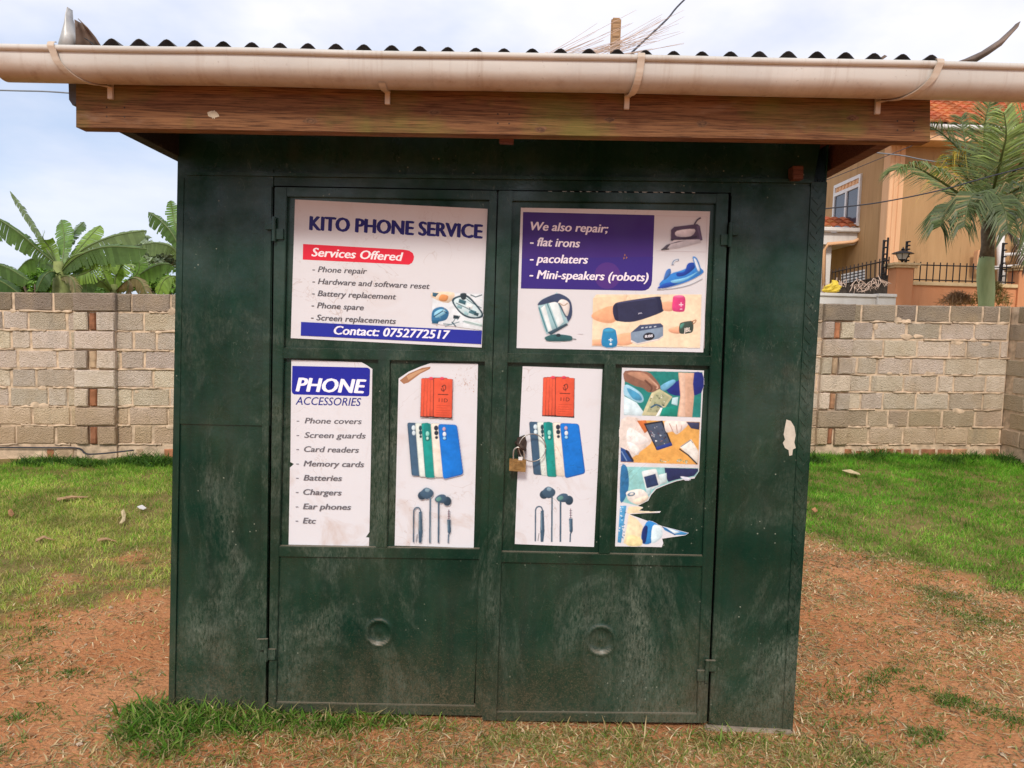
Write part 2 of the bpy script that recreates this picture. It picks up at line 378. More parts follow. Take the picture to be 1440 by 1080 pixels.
ca.data.foreach_set('color', np.stack([tv, dry, tv*0, tv*0+1], -1).astype(np.float32).ravel())
me.polygons.foreach_set('use_smooth', [True]*len(me.polygons))
def mk_ground():
    n = NT('red_soil'); a = n.attr(); sx = n.n('ShaderNodeSeparateColor'); n.put(sx.inputs[0], a)
    c = n.mix(n.rng(n.noise(1.6, 6, .6), .3, .7), (.50, .19, .072), (.66, .315, .145))
    c = n.mix(n.rng(n.noise(22, 7, .7), .45, .75, 0, .5), c, (.30, .105, .042))
    c = n.mix(n.rng(n.noise(60, 4, .7, n.scale(1, .35, 1), 1.5), .6, .7, 0, .55), c, (.60, .42, .23))       # straw crumbs
    c = n.mix(n.rng(n.noise(55, 4, .7, n.scale(.3, 1, 1), 1.5), .6, .7, 0, .45), c, (.52, .35, .18))
    peb = n.voro(75); c = n.mix(n.rng(peb, .16, .10, 0, .4), c, (.58, .42, .30))
    g = n.mix(n.rng(n.noise(9, 6, .65), .3, .7), (.11, .135, .03), (.27, .20, .085))
    t = n.rng(n.math('ADD', sx.outputs[0], n.math('MULTIPLY', n.math('SUBTRACT', n.noise(14, 5), .5), .9)), .25, .8, 0, .9)
    c = n.mix(t, c, g)
    n.bump(n.math('ADD', n.noise(35, 7, .7), n.math('MULTIPLY', n.voro(60), .35)), .9, .02)
    return n.done(c, .95, 0, .08)
MAT['soil'] = mk_ground(); me.materials.append(MAT['soil'])
go = bpy.data.objects.new('ground', me); col.objects.link(go); tag(go, 'bare red earth with straw crumbs fading into lawn', 'ground', kind='structure')

def blades(name, X, Y, Lh, W, C, lean, flat, mat, label, zoff=0.):
    n = len(X); Z = ground_z(X, Y)-.004+zoff
    th = rng.uniform(0, 2*np.pi, n); ph = rng.uniform(0, 2*np.pi, n)
    ld = np.stack([np.cos(th), np.sin(th)], -1); wd_ = np.stack([np.cos(ph), np.sin(ph)], -1)
    le = lean*rng.uniform(.3, 1.3, n)
    v = np.zeros((n, 5, 3)); b = np.stack([X, Y, Z], -1)
    hw = np.zeros((n, 3)); hw[:, :2] = wd_*W[:, None]*.5
    mid = b.copy(); mid[:, :2] += ld*(Lh*le*.35)[:, None]; mid[:, 2] += Lh*np.sqrt(np.clip(1-(le*.6)**2, .02, 1))*.55*flat
    tip = b.copy(); tip[:, :2] += ld*(Lh*le*1.0)[:, None]; tip[:, 2] += np.maximum(Lh*np.sqrt(np.clip(1-le**2*.8, .02, 1))*flat, .003)
    v[:, 0] = b-hw; v[:, 1] = b+hw; v[:, 2] = mid+hw*.8; v[:, 3] = mid-hw*.8; v[:, 4] = tip
    me = bpy.data.meshes.new(name)
    me.vertices.add(n*5); me.vertices.foreach_set('co', v.astype(np.float32).ravel())
    base = (np.arange(n)*5)[:, None]
    lp = np.concatenate([base+np.array([[0, 1, 2, 3]]), base+np.array([[3, 2, 4]])], 1).ravel()
    me.loops.add(len(lp)); me.loops.foreach_set('vertex_index', lp.astype(np.int32))
    me.polygons.add(n*2)
    st = (np.arange(n)*7)[:, None]+np.array([[0, 4]])
    me.polygons.foreach_set('loop_start', st.ravel().astype(np.int32))
    me.update(calc_edges=True); me.validate()
    ca = me.color_attributes.new('Col', 'FLOAT_COLOR', 'POINT')
    cc = np.ones((n, 5, 4)); cc[:, :, :3] = C[:, None, :]
    ca.data.foreach_set('color', cc.astype(np.float32).ravel())
    me.polygons.foreach_set('use_smooth', [True]*len(me.polygons))
    me.materials.append(MAT[mat]); o = bpy.data.objects.new(name, me); col.objects.link(o)
    return tag(o, label, name.replace('_', ' '), kind='stuff')
def inside_kiosk(X, Y): return (np.abs(X) < 1.26) & (Y > -.0) & (Y < 1.9)
def pal(n, cs, w):
    cs = np.array(cs); k = rng.choice(len(cs), n, p=np.array(w)/sum(w)); c = cs[k]*rng.uniform(.75, 1.25, (n, 1)); return c
# lawn
GREEN = [(.15, .31, .03), (.22, .39, .045), (.10, .225, .025), (.32, .38, .075), (.50, .40, .17)]
n0 = 620000; X = rng.uniform(-5.4, 6.6, n0); Y = rng.uniform(-1.5, 6.5, n0)
T = turf(X, Y); clump = sstep(.28, .62, .6*fbm(X*6, Y*6, 77, 3)+.4*fbm(X*2, Y*2, 78, 3))
k = (rng.uniform(0, 1, n0) < T**1.3*(.16+.84*clump)) & ~inside_kiosk(X, Y) & ~((np.abs(X) < 1.0) & (Y > 1.9) & (rng.uniform(0, 1, n0) < .5))
X, Y, T = X[k], Y[k], T[k]; n = len(X)
C = pal(n, GREEN, [4, 3, 2, 1.6, .7])
yel = (1-sstep(.3, 1., T))*.8 + np.where(X < 0, sstep(5.2, 2.6, Y)*.75, sstep(4.2, 2.6, Y)*.4)
yel = np.clip(yel*(.4+1.2*fbm(X*1.7, Y*1.7, 91, 3)), 0, .9)
Cd = pal(n, [(.40, .38, .12), (.52, .42, .18), (.31, .37, .08)], [1, 1, 1.4]); pick = rng.uniform(0, 1, n) < yel
C[pick] = Cd[pick]; C *= (.30+1.55*fbm(X*4+3, Y*4, 41, 5))[:, None]*np.where((X > 0)[:, None], np.array([.70, .98, .62]), np.array([1.08, 1.16, 1.]))
Lh = rng.uniform(.022, .055, n)*(.7+.6*T)*(1+.5*sstep(5.3, 6.0, Y)); W = rng.uniform(.0025, .006, n)
lawn = [X, Y, Lh, W, C]
# tufts: (u, v, radius, count, length)
tx = []
def tuft(x, y, r, cnt, ln, cs=GREEN, w=(3, 3, 2, 2.2, 1.6), wd=1.0):
    a = rng.normal(0, r*.55, cnt); b = rng.normal(0, r*.4, cnt)
    xx = x+a; yy = y+b; kk = ~inside_kiosk(xx, yy); xx = xx[kk]; yy = yy[kk]; q = len(xx)
    tx.append([xx, yy, ln*rng.uniform(.4, 1.1, q), wd*rng.uniform(.003, .0065, q), pal(q, cs, w)])
for u, v, r, cnt, ln in [(87, 948, .09, 260, .035), (8, 893, .16, 500, .04), (23, 935, .12, 300, .035), (42, 998, .07, 220, .04), (15, 1050, .06, 160, .035), (190, 955, .06, 60, .03),
        (1344, 990, .07, 320, .055), (1303, 1037, .06, 260, .05), (1258, 958, .13, 420, .04), (1263, 925, .1, 160, .03), (1316, 848, .16, 500, .04), (1390, 880, .22, 700, .05), (1300, 830, .15, 420, .045), (1415, 830, .2, 600, .05),
        (1288, 978, .06, 160, .03), (1420, 1010, .15, 350, .05), (1240, 880, .2, 150, .03), (1180, 985, .15, 250, .05), (1150, 1040, .12, 300, .06), (1350, 930, .2, 200, .03), (1210, 790, .2, 500, .035), (1280, 800, .25, 700, .04)]:
    p = onz(u, v, .0)
    for q in range(5): tuft(p.x+rng.normal(0, r*.7), p.y+rng.normal(0, r*.6), r*.8*rng.uniform(.5, 1.3), int(cnt*.26), ln*.85, [(.10, .21, .03), (.15, .27, .045), (.07, .15, .025), (.25, .28, .07), (.42, .34, .16)], (3, 2, 3, 2, 2))
GM = (3, 3, 3, 1.6, 1.6); DGR = [(.11, .24, .025), (.17, .31, .04), (.065, .16, .02), (.25, .30, .07), (.44, .36, .17)]
for i in range(58):                                  # long green clump at the left foot of the kiosk
    u = 188+380*random.random()**1.5; p = onz(u, rng.uniform(1000, 1036), 0); tuft(p.x, min(p.y, -.03), .075, 36, rng.uniform(.05, .12), DGR, GM, 1.5)
for i in range(14):
    p = onz(rng.uniform(185, 262), rng.uniform(1005, 1060), 0); tuft(p.x, min(p.y, -.03), .06, 36, rng.uniform(.05, .12), DGR, GM, 1.5)
DRY = [(.58, .42, .20), (.44, .36, .14), (.30, .32, .09), (.20, .31, .05), (.68, .52, .28), (.14, .22, .035)]
for i in range(46):                                  # thin fringe along the foot of the doors
    x = rng.uniform(-1.2, 1.3); tuft(x, -.05-rng.uniform(0, .05), .05, 16, rng.uniform(.05, .11), DRY, (2, 2, 3, 3, 1, 3), 1.2)
for i in range(240):                                 # trodden mix of green and dry grass in front
    x = rng.uniform(-1.3, 1.6); tuft(x, -.09-abs(rng.normal(0, .17)), .07, 30, rng.uniform(.025, .065), DRY, (3, 2.6, 2.8, 2.4, 1.4, 2))
for i in range(170):
    x = rng.uniform(1.15, 3.2); y = rng.uniform(-.7, 1.9); tuft(x, y, .10, 30, rng.uniform(.02, .045), DRY, (3, 3, 2.4, 1.2, 1.4, 1.2))
for i in range(40):
    x = rng.uniform(-2.4, -1.3); tuft(x, rng.uniform(-.7, 1.2), .08, 14, rng.uniform(.015, .035), DRY, (2, 3, 2, 2, 1, 1))
for i in range(22):                                  # taller weeds in clumps against the wall foot
    x = random.choice([rng.uniform(-4.6, -3.9), rng.uniform(-3.5, -2.6), rng.uniform(-5.1, -4.6), rng.uniform(2.4, 3.3), rng.uniform(5.2, 5.9), rng.uniform(4., 5.)])
    tuft(x, 5.46+.089*(x+4.75)-rng.uniform(.12, .34), .13, 130, rng.uniform(.10, .24), [(.06, .15, .02), (.11, .23, .03), (.045, .11, .02)], (3, 2, 3), 2.0)
for i in range(130):                                 # weeds along the foot of the block wall
    x = rng.uniform(-5.2, 6.2); yw = 5.46+.089*(x+4.75)-rng.uniform(.08, .3); tuft(x, yw, .09, 60, rng.uniform(.05, .15), [(.06, .15, .02), (.11, .23, .03), (.18, .28, .05)], (3, 3, 2))
for u, v in ((198, 641), (215, 643), (232, 641), (128, 643), (60, 641), (1148, 642), (1437, 642), (1428, 646), (1330, 645)):
    p = onz(u, v+9, -.06 if u < 700 else .1)
    for q in range(3): tuft(p.x+rng.normal(0, .1), p.y+rng.normal(0, .05), .12, 90, rng.uniform(.12, .24), [(.06, .15, .02), (.11, .23, .03), (.045, .11, .02)], (3, 2, 3), 2.6)
allb = [np.concatenate([lawn[i]]+[t[i] for t in tx]) for i in range(5)]; nl = len(lawn[0]); lean_ = np.concatenate([np.full(nl, .9), np.full(len(allb[0])-nl, 1.12)]); flat_ = np.concatenate([np.full(nl, .9), np.full(len(allb[0])-nl, .78)])
blades('grass', *allb, lean_, flat_, 'blade', 'short green lawn grass and tufts around the kiosk')
# dry straw lying on the earth
n0 = 300000; X = rng.uniform(-4, 5, n0); Y = rng.uniform(-1.6, 4.2, n0)
dens = (1-turf(X, Y))*(.16+.5*sstep(.42, .66, fbm(X*2.5, Y*2.5, 13, 4)))*np.where(X > 1.1, 2.1, .8)+.04
dens = np.where((Y < 0) & (np.abs(X) < 1.5), dens+.5, dens)
k = (rng.uniform(0, 1, n0) < dens) & ~inside_kiosk(X, Y); X, Y = X[k], Y[k]; n = len(X)
C = pal(n, [(.58, .42, .22), (.46, .32, .15), (.72, .56, .34), (.26, .16, .08), (.30, .30, .10), (.20, .24, .06)], [3, 3, 1.3, 2.4, 2.6, 1.4]); C *= (.6+.8*fbm(X*4, Y*4, 15, 3))[:, None]
blades('dry_straw', X, Y, rng.uniform(.012, .07, n), rng.uniform(.003, .008, n), C, 1.15, .3, 'straw', 'bleached dry straw scattered over the red earth', .004)

n = 2600; X = rng.uniform(-3.6, 4.6, n); Y = rng.uniform(-1.5, 3.4, n); k = (turf(X, Y) < .5) & ~inside_kiosk(X, Y); X, Y = X[k], Y[k]
mb_v, mb_f, mb_c = [], [], []
for x, y, z in zip(X, Y, ground_z(X, Y)):           # small stones and clods
    q = random.choice([.003, .004, .004, .006, .006, .009, .014]); o_ = len(mb_v); w_ = [random.uniform(.7, 1.3) for _ in range(6)]
    for (a, b, c_), f in zip(((1, 0, 0), (0, 1, 0), (-1, 0, 0), (0, -1, 0), (0, 0, .7), (0, 0, -.7)), w_): mb_v.append((x+a*q*f, y+b*q*f, z+q*.25+c_*q*f))
    mb_f += [(o_+a, o_+b, o_+4) for a, b in ((0, 1), (1, 2), (2, 3), (3, 0))]+[(o_+b, o_+a, o_+5) for a, b in ((0, 1), (1, 2), (2, 3), (3, 0))]
    cc_ = np.array(random.choice([(.52, .30, .17), (.44, .21, .10), (.62, .46, .32), (.36, .17, .08)]))*random.uniform(.7, 1.15); mb_c += [cc_]*6
me = bpy.data.meshes.new('gravel'); me.from_pydata(mb_v, [], mb_f); ca = me.color_attributes.new('Col', 'FLOAT_COLOR', 'POINT')
ca.data.foreach_set('color', np.concatenate([np.array(mb_c), np.ones((len(mb_c), 1))], 1).astype(np.float32).ravel()); me.materials.append(MAT['redbrick'])
tag(bpy.data.objects.new('gravel', me), 'small stones and clods strewn over the bare earth', 'gravel', kind='stuff'); col.objects.link(bpy.data.objects['gravel'])
# ------------------------------------------------------------------ kiosk
KI = thing('kiosk', (0, .9, 0), 'dark green sheet metal kiosk with double doors and corrugated roof', 'kiosk')
D = 1.8
TL, TR, BR, BL = (250, 236), (1162, 256), (1113, 1032), (237, 1003)
def edge(a, b, y): t = (y-a[1])/(b[1]-a[1]); return lerp(a[0], b[0], t)
def vx(p, q): return lambda y: edge(p, q, y)
LE = vx(TL, BL); RE = vx(TR, BR)
seamL = vx((384, 262), (375, 1003)); seamR = vx((1027, 272), (995, 1017))
# front panels
mb = MB(); y0 = -.003
q = [(LE(236), 236), (seamL(236), 238), (seamL(599), 599), (LE(596), 596)]
mb.prism(q, y0, .004)
q = [(LE(560), 560), (seamL(560), 560), (seamL(1004), 1004), (LE(1003), 1003)]
mb.prism(q, .003, .004)
mb.prism([(LE(250), 250), (LE(250)+9, 250), (LE(1000)+8, 1001), (LE(1000), 1001)], -.006, .005)
mb.prism([(seamL(262)-12, 262), (seamL(262)-2, 262), (seamL(1002)-2, 1002), (seamL(1002)-11, 1002)], -.010, .01)
mb.build('front_panel', 'green', KI, bevel=.0008)
mb = MB()
q = [(seamR(262)+1, 262), (1143, 262), (1103, 1027), (seamR(1017)+1, 1018)]
mb.prism(q, 0, .004)
mb.prism([(seamR(275)+2, 275), (seamR(275)+13, 275), (seamR(1015)+11, 1017), (seamR(1015)+2, 1017)], -.009, .008)
o = mb.build('front_panel', 'green', KI, bevel=.0008)
mb = MB()
ch = [(1106, 590), (1112, 592), (1117, 600), (1119, 612), (1117, 622), (1119, 630), (1115, 632), (1114, 640), (1110, 641), (1109, 633), (1104, 630), (1101, 623), (1104, 618), (1102, 611), (1104, 600)]
mb.prism(ch, -.0012, .001); mb.build('peeled_patch', 'cream_chip', o)
# chequer plate corner trim
mb = MB(); mb.prism([(1141, 256), (1162, 256), (1113, 1032), (1100, 1029)], -.005, .004)
iL = vx((1141, 256), (1100, 1029)); iR = vx((1162, 256), (1113, 1032))
yy = 266; kk = 0
while yy < 1020:
    a, b = iL(yy), iR(yy); w = b-a; s = 1 if kk % 2 == 0 else -1
    cx = a+w*(.32 if kk % 2 == 0 else .74); hx = w*.2; hy = 4.5*s
    mb.prism([(cx-hx, yy-hy-1.4), (cx+hx, yy+hy-1.4), (cx+hx, yy+hy+1.4), (cx-hx, yy-hy+1.4)], -.0075, .003)
    yy += 8.2; kk += 1
a = at(1162, 256, -.005); b = at(1113, 1032, -.005)
mb.hexa([(a.x, -.005, a.z), (a.x+.004, -.005, a.z), (b.x+.004, -.005, b.z), (b.x, -.005, b.z)], [(a.x, .09, a.z), (a.x+.004, .09, a.z), (b.x+.004, .09, b.z), (b.x, .09, b.z)])
tr = mb.build('corner_trim', 'green', KI, bevel=.0006)
# header over the doors
mb = MB(); mb.prism([(250, 150), (1160, 168), (1143, 262), (1030, 271), (700, 267), (384, 261), (250, 240)], .004, .006)
mb.prism([(262, 241), (1143, 252), (1143, 257), (262, 246)], -.012, .014)
for i in range(16):                     # chipped pale paint flakes along the head of the door opening
    u = 775+i*13+random.uniform(-4, 4); v = 268.5+(u-775)*.008; mb.prism([(u, v), (u+random.uniform(3, 9), v+.3), (u+random.uniform(2, 8), v+1.6), (u+1, v+1.4)], -.0005, .0008, 1)
mb.build('header_panel', ['green', 'cream_chip'], KI)
mb = MB(); mb.prism([(270, 190), (1140, 200), (1095, 1020), (250, 995)], .06, .004); mb.build('light_leak_sheet', 'black', KI)  # black sheet added behind the doors to stop daylight leaking through gaps
# body shell
cTL, cTR, cBR, cBL = (at(*p, .01) for p in (TL, TR, BR, BL))
for s, (a, b) in (('l', (cTL, cBL)), ('r', (cTR, cBR))):
    mb = MB(); t = .004; sg = 1 if s == 'l' else -1; zt = a.z+.16
    xt = a.x+(a.x-b.x)*.07
    def XX(z): return lerp(b.x, a.x, (z-b.z)/(a.z-b.z))
    zs = (b.z, zt)
    mb.hexa([(XX(zs[0]), .008, zs[0]), (XX(zs[0])+sg*t, .008, zs[0]), (XX(zs[1])+sg*t, .008, zs[1]), (XX(zs[1]), .008, zs[1])],
            [(XX(zs[0]), D, zs[0]), (XX(zs[0])+sg*t, D, zs[0]), (XX(zs[1])+sg*t, D, zs[1]), (XX(zs[1]), D, zs[1])])
    for yy in (.45, .9, 1.35):
        mb.hexa([(XX(zs[0])-sg*.004, yy, zs[0]), (XX(zs[0])+sg*.0, yy, zs[0]), (XX(zs[1]), yy, zs[1]), (XX(zs[1])-sg*.004, yy, zs[1])],
                [(XX(zs[0])-sg*.004, yy+.04, zs[0]), (XX(zs[0]), yy+.04, zs[0]), (XX(zs[1]), yy+.04, zs[1]), (XX(zs[1])-sg*.004, yy+.04, zs[1])])
    mb.build('side_wall', 'green', KI)
mb = MB(); mb.hexa([(cBL.x+.006, D-.01, 0), (cBR.x-.006, D-.01, 0), (cTR.x-.006, D-.01, cTR.z+.12), (cTL.x+.006, D-.01, cTL.z+.12)], [(cBL.x+.006, D, 0), (cBR.x-.006, D, 0), (cTR.x-.006, D, cTR.z+.12), (cTL.x+.006, D, cTL.z+.12)])
mb.build('back_wall', 'green', KI)
mb = MB(); mb.hexa([at(244, 1004, .0), at(1116, 1033, .0), at(1116, 1026, .0), at(244, 998, .0)], [at(244, 1004, .0)+Vector((0, D, 0)), at(1116, 1033, .0)+Vector((0, D, 0)), at(1116, 1026, .0)+Vector((0, D, 0)), at(244, 998, .0)+Vector((0, D, 0))])
sb = mb.v; mb2 = MB(); xl = cBL.x+.01; xr = cBR.x-.005
mb2.box(xl, xr, .02, D-.02, -.12, -.005); mb2.box(at(990, 1020, .01).x, xr+.0, -.018, .019, -.12, at(1050, 1026, -.018).z); mb2.build('base_slab', 'slab', KI, bevel=.006)

# doors ---------------------------------------------------------------
def door(bars, parent=KI):
    mb = MB()
    for px, yf, th in bars: mb.prism(px, yf, th)
    return mb.build('door', 'green', parent, bevel=.0022)
YS, YR = -.020, -.0175
def VV(a, ya, b, yb): return vx((a, ya), (b, yb))
# left door
l_o = VV(386, 262, 377, 1003); l_i = VV(403, 282, 388, 990); r_i = VV(688, 290, 668, 992); r_o = VV(699, 268, 680, 1007)
bars = [([(l_o(263), 263), (l_i(263), 263), (l_i(1003), 1003), (l_o(1003), 1003)], YS, .03),
        ([(r_i(268), 268), (r_o(268), 268), (r_o(1007), 1007), (r_i(1007), 1007)], YS, .03),
        ([(l_i(263)-2, 263), (r_i(268)+2, 268), (r_i(282)+2, 281), (l_i(276)-2, 276)], YR, .026),
        ([(l_i(488)-2, 489), (r_i(494)+2, 495), (r_i(508)+2, 509), (l_i(504)-2, 504)], YR, .026),
        ([(532, 505), (548, 505), (544, 771), (528, 770)], YR-.001, .025),
        ([(l_i(768)-2, 768), (r_i(772)+2, 772), (r_i(787)+2, 787), (l_i(783)-2, 783)], YR, .026),
        ([(l_i(988)-2, 988), (r_i(993)+2, 993), (r_i(1007)+2, 1007), (l_i(1002)-2, 1002)], YR, .026)]
DL = door(bars)
# right door
m_l = VV(701, 268, 678, 1012); m_r = VV(721, 269, 698, 1014); s_i = VV(1007, 290, 980, 1004); s_o = VV(1025, 272, 994, 1017)
bars = [([(m_l(268), 268), (m_r(269), 268), (m_r(1014), 1014), (m_l(1012), 1013)], -.028, .04),
        ([(s_i(272), 272), (s_o(272), 272), (s_o(1017), 1017), (s_i(1017), 1017)], YS, .03),
        ([(m_r(268)-2, 268.5), (s_i(273)+2, 272.5), (s_i(287)+2, 286), (m_r(282)-2, 282)], YR, .026),
        ([(m_r(497)-2, 497), (s_i(500)+2, 501), (s_i(515)+2, 515), (m_r(510)-2, 510)], YR, .026),
        ([(850, 511), (866, 511), (858, 779), (842, 779)], YR-.001, .025),
        ([(m_r(776)-2, 776), (s_i(782)+2, 782), (s_i(797)+2, 797), (m_r(791)-2, 791)], YR, .026),
        ([(m_r(1001)-2, 1001), (s_i(1004)+2, 1004), (s_i(1017)+2, 1017), (m_r(1014)-2, 1014)], YR, .026)]
DR = door(bars)
def panel(q, yf, parent, dents=(), step=4.0):
    w = max(q[1][0]-q[0][0], 1); h = q[3][1]-q[0][1]; nu = int(w/step)+1; nv = int(h/step)+1
    mb = MB(); vs_ = []
    for j in range(nv+1):
        for i in range(nu+1):
            u, v = quadpt(q, i/nu, j/nv); p = at(u, v, yf); dy_ = (float(fbm(u/90., v/90., 4, 2))-.5)*.006
            for du, dv, dr in dents:
                d = math.hypot(u-du, v-dv)/dr
                if d < 1.6:
                    dy_ += .012*max(0, 1-d*d)-.006*math.exp(-((d-1.02)/.16)**2)-.007*math.exp(-(d/.35)**2)
            vs_.append((p.x, p.y+dy_, p.z))
    fs = [(j*(nu+1)+i, j*(nu+1)+i+1, (j+1)*(nu+1)+i+1, (j+1)*(nu+1)+i) for j in range(nv) for i in range(nu)]
    mb.add(vs_, fs); return mb.build('panel', 'green', parent, smooth=True)
YP = .002
panel([(398, 270), (700, 274), (690, 500), (392, 496)], YP, DL, step=12)
panel([(392, 498), (690, 502), (674, 780), (386, 776)], YP, DL, step=12)
panel([(388, 778), (676, 780), (666, 1000), (382, 995)], -.008, DL, ((533, 890, 17),), 2.2)
panel([(712, 275), (1012, 280), (1003, 506), (706, 503)], YP, DR, step=12)
panel([(706, 504), (1003, 508), (990, 790), (696, 784)], YP, DR, step=12)
panel([(696, 784), (992, 790), (980, 1010), (692, 1006)], -.008, DR, ((845, 901, 19),), 2.2)
def hinge(u, v, sgn, parent):
    mb = MB()
    for du, dv, w, h in ((-7*sgn, -7, 12, 15), (7*sgn, 7, 12, 15)):
        mb.prism([(u+du-w/2, v+dv-h/2), (u+du+w/2, v+dv-h/2), (u+du+w/2, v+dv+h/2), (u+du-w/2, v+dv+h/2)], -.031, .014)
    p = at(u, v, -.034); mb.tube([(p.x, p.y, p.z-.045), (p.x, p.y, p.z+.045)], .008, 10)
    mb.build('hinge', 'green', parent, bevel=.001)
hinge(385, 322, 1, DL); hinge(374, 914, 1, DL); hinge(1027, 330, -1, DR); hinge(994, 944, -1, DR)
mb = MB()   # staple that holds the padlock, welded to the right door
p = at(734, 628, -.03); mb.tube([p+Vector((-.022, .02, .012)), p+Vector((-.015, -.012, .012)), p+Vector((.0, -.02, 0)), p+Vector((.01, -.012, -.012)), p+Vector((.012, .02, -.014))], .007, 8)
mb.prism([(727, 616), (738, 612), (741, 622), (738, 642), (730, 644), (727, 634)], -.012, .012)
mb.build('lock_staple', 'rustdark', DR, smooth=False)

# roof ----------------------------------------------------------------
YF = -.40       # front of fascia
mb = MB(); mb.prism([(107, 108), (1308, 128), (1308, 199), (107, 179)], YF, .055)
for u, v, q in ((300, 161, 1), (857, 168, 0), (988, 174, 0), (1199, 166, 0), (610, 158, 0), (436, 170, 0), (760, 182, 0)):       # knots and a pale scar in the plank
    for k_, (rx, ry, mi) in enumerate(((10, 4.2, 2), (6, 2.6, 1), (3, 1.2, 2)) if not q else ((8, 5, 3), (4, 6, 3))):
        mb.poly([at(u+rx*math.cos(t*.524)*random.uniform(.65, 1.25), v+ry*math.sin(t*.524)*random.uniform(.65, 1.3), YF-.0006-.0004*k_) for t in range(12)], None, mi)
for u in (150, 175, 700, 716, 1262, 1285):
    for dv in (0, 13): mb.poly([at(u+1.3*math.cos(t), 150+(u-107)*.0175+dv+1.3*math.sin(t), YF-.0005) for t in [k_*.785 for k_ in range(8)]], None, 4)
fa = mb.build('fascia_board', ['wood', 'knot', 'knotring', 'bone', 'rustdark'], KI)
fb = at(707, 189, YF).z; ft = at(707, 120, YF).z
def rafter(u, v0, v1, w=.05, mat='woodred'):
    mb = MB(); p = at(u, v0, -.345); q_ = at(u, v1, -.345)
    zb = q_.z-p.z
    mb.hexa([(p.x-w/2, -.343, q_.z), (p.x+w/2, -.343, q_.z), (p.x+w/2, -.343, p.z), (p.x-w/2, -.343, p.z)], [(p.x-w/2, D+.3, q_.z-.02), (p.x+w/2, D+.3, q_.z-.02), (p.x+w/2, D+.3, p.z-.02), (p.x-w/2, D+.3, p.z-.02)])
    return mb.build('rafter', mat, KI, bevel=.002)
rafter(172, 118, 184, .05, 'darkwood'); rafter(440, 118, 140, .05, 'darkwood'); rafter(985, 122, 146, .05, 'darkwood'); rafter(1250, 136, 203)
mb = MB(); mb.prism([(701, 180), (723, 180.5), (722, 201), (702, 200)], -.343, .03); mb.build('wood_block', 'woodred', KI, bevel=.002)
mb = MB(); mb.prism([(1115, 233), (1130, 233), (1130, 252), (1115, 252)], -.05, .05); mb.build('wood_block', 'woodred', KI, bevel=.002)
mb = MB()      # boards lining the right verge
p = at(1262, 190, -.345); mb.hexa([(p.x-.20, -.34, p.z+.055), (p.x, -.34, p.z+.055), (p.x, -.34, p.z+.07), (p.x-.20, -.34, p.z+.07)], [(p.x-.20, D+.3, p.z+.035), (p.x, D+.3, p.z+.035), (p.x, D+.3, p.z+.05), (p.x-.20, D+.3, p.z+.05)])
mb.build('soffit_board', 'woodred', KI)
# corrugated sheet
rz0 = at(700, 66, -.47); pitch_ = .087
xa = at(118, 60, -.47).x; xb = at(1330, 85, -.47).x; za = at(118, 57, -.47).z; zb = at(1330, 81.5, -.47).z
nxx = int((xb-xa)/pitch_*10); vs_ = []
ysr = np.linspace(-.47, D+.35, 26)
for j, y in enumerate(ysr):
    for i in range(nxx+1):
        x = lerp(xa, xb, i/nxx); t = i/nxx
        z = lerp(za, zb, t)-.006+.0145*math.cos(2*math.pi*(x-xa)/pitch_)+(y+.47)*.012+(float(vnoise(x*2.2, y*1.3, 5))-.5)*.010
        vs_.append((x, y+(float(vnoise(x*3, 0, 2))-.5)*.02 if j == 0 else y, z))
fs = [(j*(nxx+1)+i, j*(nxx+1)+i+1, (j+1)*(nxx+1)+i+1, (j+1)*(nxx+1)+i) for j in range(len(ysr)-1) for i in range(nxx)]
mb = MB(); mb.add(vs_, fs); RO = mb.build('roof', 'galv', KI, smooth=True, recalc=False)
sm_ = RO.modifiers.new('thickness', 'SOLIDIFY'); sm_.thickness = .0015
mb = MB()      # bent up corners of the sheet
def flap(outline, Y, depth, mat):
    mb = MB(); c = [at(u, v, Y) for u, v in outline]; n_ = len(c)//2
    rows = 5; vs_ = []
    left = c[:n_]; right = list(reversed(c[n_:]))
    for i in range(n_):
        for k_ in range(rows+1):
            t = k_/rows; p = left[i].lerp(right[i], t); p = p+Vector((0, -depth*math.sin(t*math.pi)*.6+depth*.5*(i/(n_-1)), 0)); vs_.append(p)
    fs = [(i*(rows+1)+k_, i*(rows+1)+k_+1, (i+1)*(rows+1)+k_+1, (i+1)*(rows+1)+k_) for i in range(n_-1) for k_ in range(rows)]
    mb.add(vs_, fs); o = mb.build('bent_corner', mat, RO, smooth=True, recalc=False); s_ = o.modifiers.new('thickness', 'SOLIDIFY'); s_.thickness = .002
flap([(79, 70), (83, 50), (88, 32), (92, 18), (95, 10), (95.5, 10), (98, 24), (104, 38), (110, 50), (112, 72)], -.44, .05, 'palesheet')
flap([(106, 72), (109, 56), (111, 44), (112, 32), (116, 31), (127, 42), (136, 54), (146, 72)], -.46, -.05, 'rustgalv')
flap([(1336, 90), (1358, 82), (1382, 71), (1408, 54), (1428, 36), (1434, 30), (1434, 31), (1432, 40), (1412, 62), (1392, 76), (1372, 88), (1350, 92)], -.42, .04, 'rustgalv')
mb = MB(); mb.prism([(96, 108), (108, 108), (108, 146), (102, 148), (97, 140)], -.39, .06); mb.build('sheet_end', 'galv', KI)
mb = MB()
for u, v in ((885, 76), (1240, 79)):
    mb = MB(); mb.prism([(u-8, v+6), (u+4, v-2), (u+8, v), (u-2, v+7)], -.43, .01); mb.build('roof_tab', 'rustgalv', RO)
# gutter: half round, beaded front lip
gL, gR = at(-4, 67, -.50), at(1640, 99, -.50)
gcL, gcR = gL, gR; mb = MB(); prof = []
rG = .058
for i in range(15):
    a = math.pi*(i/14); prof.append((-math.cos(a)*rG*1.02, -math.sin(a)*rG*2.0 if False else -math.sin(a)*rG*1.0))
